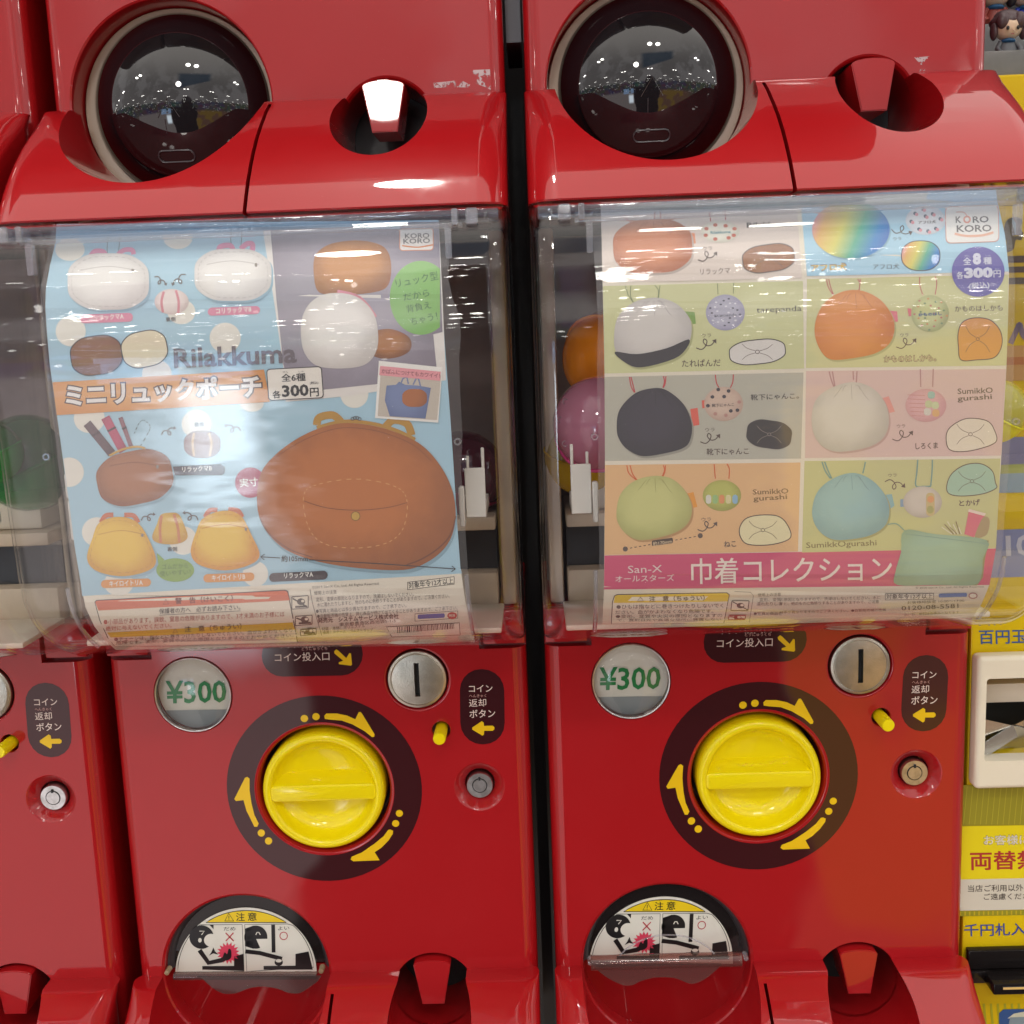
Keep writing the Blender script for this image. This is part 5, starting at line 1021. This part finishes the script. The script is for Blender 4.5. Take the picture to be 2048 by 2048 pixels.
# things seen through the shield: black and blue print on the yellow front
kb = ink('#4a3f1c', .5)
s.blob('S', [(440, 360), (500, 350), (540, 380), (520, 430), (545, 470), (530, 520), (490, 520), (470, 590), (410, 610), (420, 540), (400, 480), (410, 400)], kb, 1)
for y0, y1 in ((640, 690), (720, 764), (802, 850)): s.poly('S', [(420, y0), (700, y0-8), (700, y1-8), (420, y1)], kb, 1)
s.build('black_lettering'); s.stroke('S', [(450, 1290), (500, 1180), (520, 1150), (545, 1230), (600, 1260), (640, 1180)], 40, ink('#6a5878'), 1, smooth=True); s.build('squiggle')
s.poly('S', [(300, 1310), (760, 1298), (760, 1560), (300, 1570)], ink('#b88a58'), 1); s.poly('S', [(300, 1395), (760, 1384), (760, 1440), (300, 1452)], ink('#a85c3c'), 2); s.build('brown_band')
s.poly('T', [(360, 60), (900, 40), (900, 235), (360, 255)], ink('#6672a0'), 1); s.poly('T', [(360, 255), (900, 235), (900, 300), (360, 318)], ink('#8fa048'), 1); s.poly('T', [(360, 318), (900, 300), (900, 440), (360, 455)], ink('#6f98b0'), 1); s.build('colour_band')
s.poly('T', [(360, 720), (900, 700), (900, 1045), (360, 1060)], ink('#6f80a8'), 1); sg = s.build('blue_band'); s.text('100', 'T', 545, 905, 850, 895, 150, ink('#b8bcc8'), 2, .03); s.build('lettering', sg)
# coin return window with cream frame
a = on_y(*px('Q', 148, 245), .006); b = on_y(*px('Q', 112, 1222), .006); c = on_y(*px('Q', 256, 425), .0); d = on_y(*px('Q', 238, 1035), .0)
x0 = .4462; x1 = .66; fz1, fz0 = a.z, b.z; wx0 = (c.x+d.x)/2; wz1, wz0 = c.z, d.z
bm = bmesh.new(); b_box(bm, x0, x1, -.004, .0095, fz0, fz1, .0035, 3); fr = meshobj('cream_frame', bm, mat('cream_frame_plastic', (.72, .66, .52), .3, coat=.3), ex, 40)
cut(fr, [b_box(bmesh.new(), wx0, x1-.02, -.02, .03, wz0, wz1, .002, 2)], 40)
cb = COL.objects['cabinet']; cut(cb, [b_box(bmesh.new(), wx0-.002, x1-.022, -.02, .060, wz0-.001, wz1+.001)], 40)
boxo('coin_tray_back', BLACK, ex, wx0-.0015, x1-.0225, .055, .059, wz0, wz1)
zz1 = wz1-(wz1-wz0)*.26; zz2 = wz1-(wz1-wz0)*.50
boxo('inner_ledge', BEIGE2, ex, wx0-.001, x1-.0225, .030, .054, zz2, zz1, .001); SV = mat('steel_tray', (.50, .49, .46), .22, metal=1)
for k, (xa, za, xb, zb, w, ya) in enumerate(((.0, .30, .050, .02, .016, .012), (.018, .05, .075, .40, .014, .020), (.05, .30, .11, .05, .018, .014), (.0, .02, .030, .22, .010, .006))):
    p0 = Vector((wx0+xa, ya, wz0+(wz1-wz0)*za)); p1 = Vector((wx0+xb, ya+.012, wz0+(wz1-wz0)*zb)); d_ = (p1-p0).normalized(); n_ = Vector((-d_.z, 0, d_.x))*w/2
    bm = bmesh.new(); b_prism(bm, [p0-n_, p1-n_, p1+n_, p0+n_], .0012); meshobj('steel_flap', bm, SV, ex)
# bill slot
p0 = on_y(*px('V', 256, 1222), .006); p1 = on_y(*px('V', 256, 1398), .006); p2 = on_y(*px('V', 400, 1440), .006); p3 = on_y(*px('V', 400, 1494), .006)
SLB = mat('slot_black_plastic', (.010, .008, .008), .22, coat=.4)
boxo('bill_slot', SLB, ex, p0.x, .62, .0030, .0096, p1.z, p0.z, .0012); boxo('slot_tray', SLB, ex, p2.x, .62, -.014, .0096, p3.z-.001, p2.z+.003, .0012); boxo('slot_ear', SLB, ex, p0.x-.002, p2.x+.004, .001, .0096, p1.z-.0095, p1.z-.0005, .0008)
boxo('slot_highlight_bar', mat('highlight_bar_metal', (.75, .75, .78), .12, metal=1), ex, p2.x+.006, .62, -.0150, -.0142, p2.z-.0005, p2.z+.0012)  # thin bright metal bar added as the highlight line on the slot tray
# ------------------------------------------------------------------ figures on grey risers above the changer
GRY = mat('riser_grey', (.10, .105, .105), .35, tint=((.16, .165, .16), 22), bump=(.4, 40, ))
zb = on_y(2020, 66, .222).z
for nm, y0, y1, z0, z1, lb in (('display_riser', .203, .245, .4565, zb, 'rearmost grey display step, hidden up to its figures by the tall one'), ('display_riser', .080, .150, .4565, .4860, 'low grey display step carrying the brown haired figure'), ('display_riser', .158, .200, .4565, .5230, 'tall grey display step behind the brown haired figure')):
    o = boxo(nm, GRY, None, .4700, .80, y0, y1, z0, z1, .0012); o['label'] = lb; o['category'] = 'display step'; o['group'] = 'grey display steps'
def figure(label, u, v, y, k, hair, cloth, pants):
    c = on_y(u, v, y); root = thing('toy_figure', label, 'figure', tuple(c), 'small figures on the display steps')
    SK = mat('figure_skin', (.74, .56, .40), .45); HM = mat('figure_hair_'+hair.lower(), lin(hair), .4); CM = mat('figure_cloth_'+cloth.lower(), lin(cloth), .5)
    def sph(nm, cx, cyy, cz, rx, ry, rz, m, par=root, dis=None):
        bm = bmesh.new(); bmesh.ops.create_uvsphere(bm, u_segments=24, v_segments=16, radius=1)
        for w in bm.verts:
            p = w.co
            if dis: p = dis(p.copy())
            w.co = c+Vector((cx+p.x*rx, cyy+p.y*ry, cz+p.z*rz))*k
        return meshobj(nm, bm, m, par, 60)
    bm = bmesh.new(); b_lathe_z = [(0, 0), (.0078, 0), (.0082, .002), (.0070, .008), (.0052, .0125), (.0036, .0150), (0, .0155)]
    R_ = []
    for r, z in b_lathe_z: R_.append([bm.verts.new(c+Vector((r*math.cos(q*math.pi/10), r*.75*math.sin(q*math.pi/10), z))*k) for q in range(20)])
    for A, B in zip(R_, R_[1:]):
        for q in range(20): bm.faces.new((A[q], A[(q+1) % 20], B[(q+1) % 20], B[q]))
    bmesh.ops.remove_doubles(bm, verts=bm.verts, dist=1e-7); bmesh.ops.recalc_face_normals(bm, faces=bm.faces); meshobj('torso', bm, CM, root, 60)
    for sg_ in (-1, 1):
        bm = bmesh.new(); b_tube(bm, [c+Vector(p)*k for p in ((sg_*.0052, -.001, .0130), (sg_*.0080, -.003, .0085), (sg_*.0066, -.006, .0050))], .0018*k, 8); meshobj('arm', bm, CM, root, 60)
    sph('scarf', 0, -.0008, .0138, .0052, .0050, .0020, mat('figure_scarf', lin(pants), .5))
    hd_ = sph('head', 0, -.0005, .0232, .0098, .0090, .0088, SK)
    sph('hair', 0, .0014, .0256, .0118, .0105, .0100, HM, hd_, lambda p: Vector((p.x*(1+.08*math.sin(p.z*9)), p.y, p.z if p.y > -.2 or p.z > .1 else max(p.z, -.12+.25*abs(math.sin(p.x*7))))))
    for sg_ in (-1, 1):
        sph('fringe', sg_*.0058, -.0062, .0265, .0046, .0034, .0058, HM, hd_); sph('eye', sg_*.0036, -.0094, .0208, .0011, .0006, .0015, BLACK, hd_)
        sph('side_lock', sg_*.0102, -.0015, .0205, .0026, .0040, .0062, HM, hd_)
    sph('nose', 0, -.0100, .0190, .0005, .0005, .0005, SK, hd_); sph('mouth', 0, -.0090, .0168, .0012, .0004, .0004, mat('figure_mouth', (.35, .10, .08), .5), hd_)
    return root
figure('small figure with brown hair and blue scarf, standing on the low grey step', 2013, 124, .110, 1.0, '#4a363a', '#5c6064', '#265a84')
figure('small dark haired figure half hidden by the upper red machine edge', 1988, 64, .222, 1.30, '#2a2222', '#8a3a30', '#c8b898')
figure('small dark haired figure with a bright blue collar at the top right corner', 2050, 64, .222, 1.30, '#231e1e', '#20389c', '#2a48c0')

TR = bpy.data.materials.new('tape_residue'); TR.use_nodes = True; t = NT(TR.node_tree); o_ = t.n('ShaderNodeOutputMaterial'); a_ = t.n('ShaderNodeBsdfTransparent'); d_ = t.n('ShaderNodeBsdfPrincipled'); d_.inputs['Base Color'].default_value = (.62, .50, .52, 1); d_.inputs['Roughness'].default_value = .35
g = t.n('ShaderNodeNewGeometry').outputs['Position']; mx_ = t.n('ShaderNodeMixShader'); t.set(mx_.inputs[0], t.m('MULTIPLY', t.ramp(t.noise(g, 150, 4, .7), .46, .56), .75)); TR.node_tree.links.new(a_.outputs[0], mx_.inputs[1]); TR.node_tree.links.new(d_.outputs[0], mx_.inputs[2]); TR.node_tree.links.new(mx_.outputs[0], o_.inputs[0])
ZR['U'] = (620, 120, 4.391); ZR['X'] = (1600, 80, 4.313)
s = Sheet(on_y, u1); s.yplane = .0005; s.poly('U', [(1425, 88), (1580, 82), (1588, 262), (1545, 240), (1440, 200)], TR, 1); s.build('tape_residue')
s.poly('U', [(1085, 200), (1200, 190), (1320, 175), (1405, 215), (1400, 240), (1250, 240), (1090, 245)], TR, 1); s.build('tape_residue')
s = Sheet(on_y, u2); s.yplane = .0005; s.poly('X', [(985, 150), (1120, 140), (1060, 200), (1080, 265), (1030, 270), (1040, 210)], TR, 1); s.build('tape_residue')
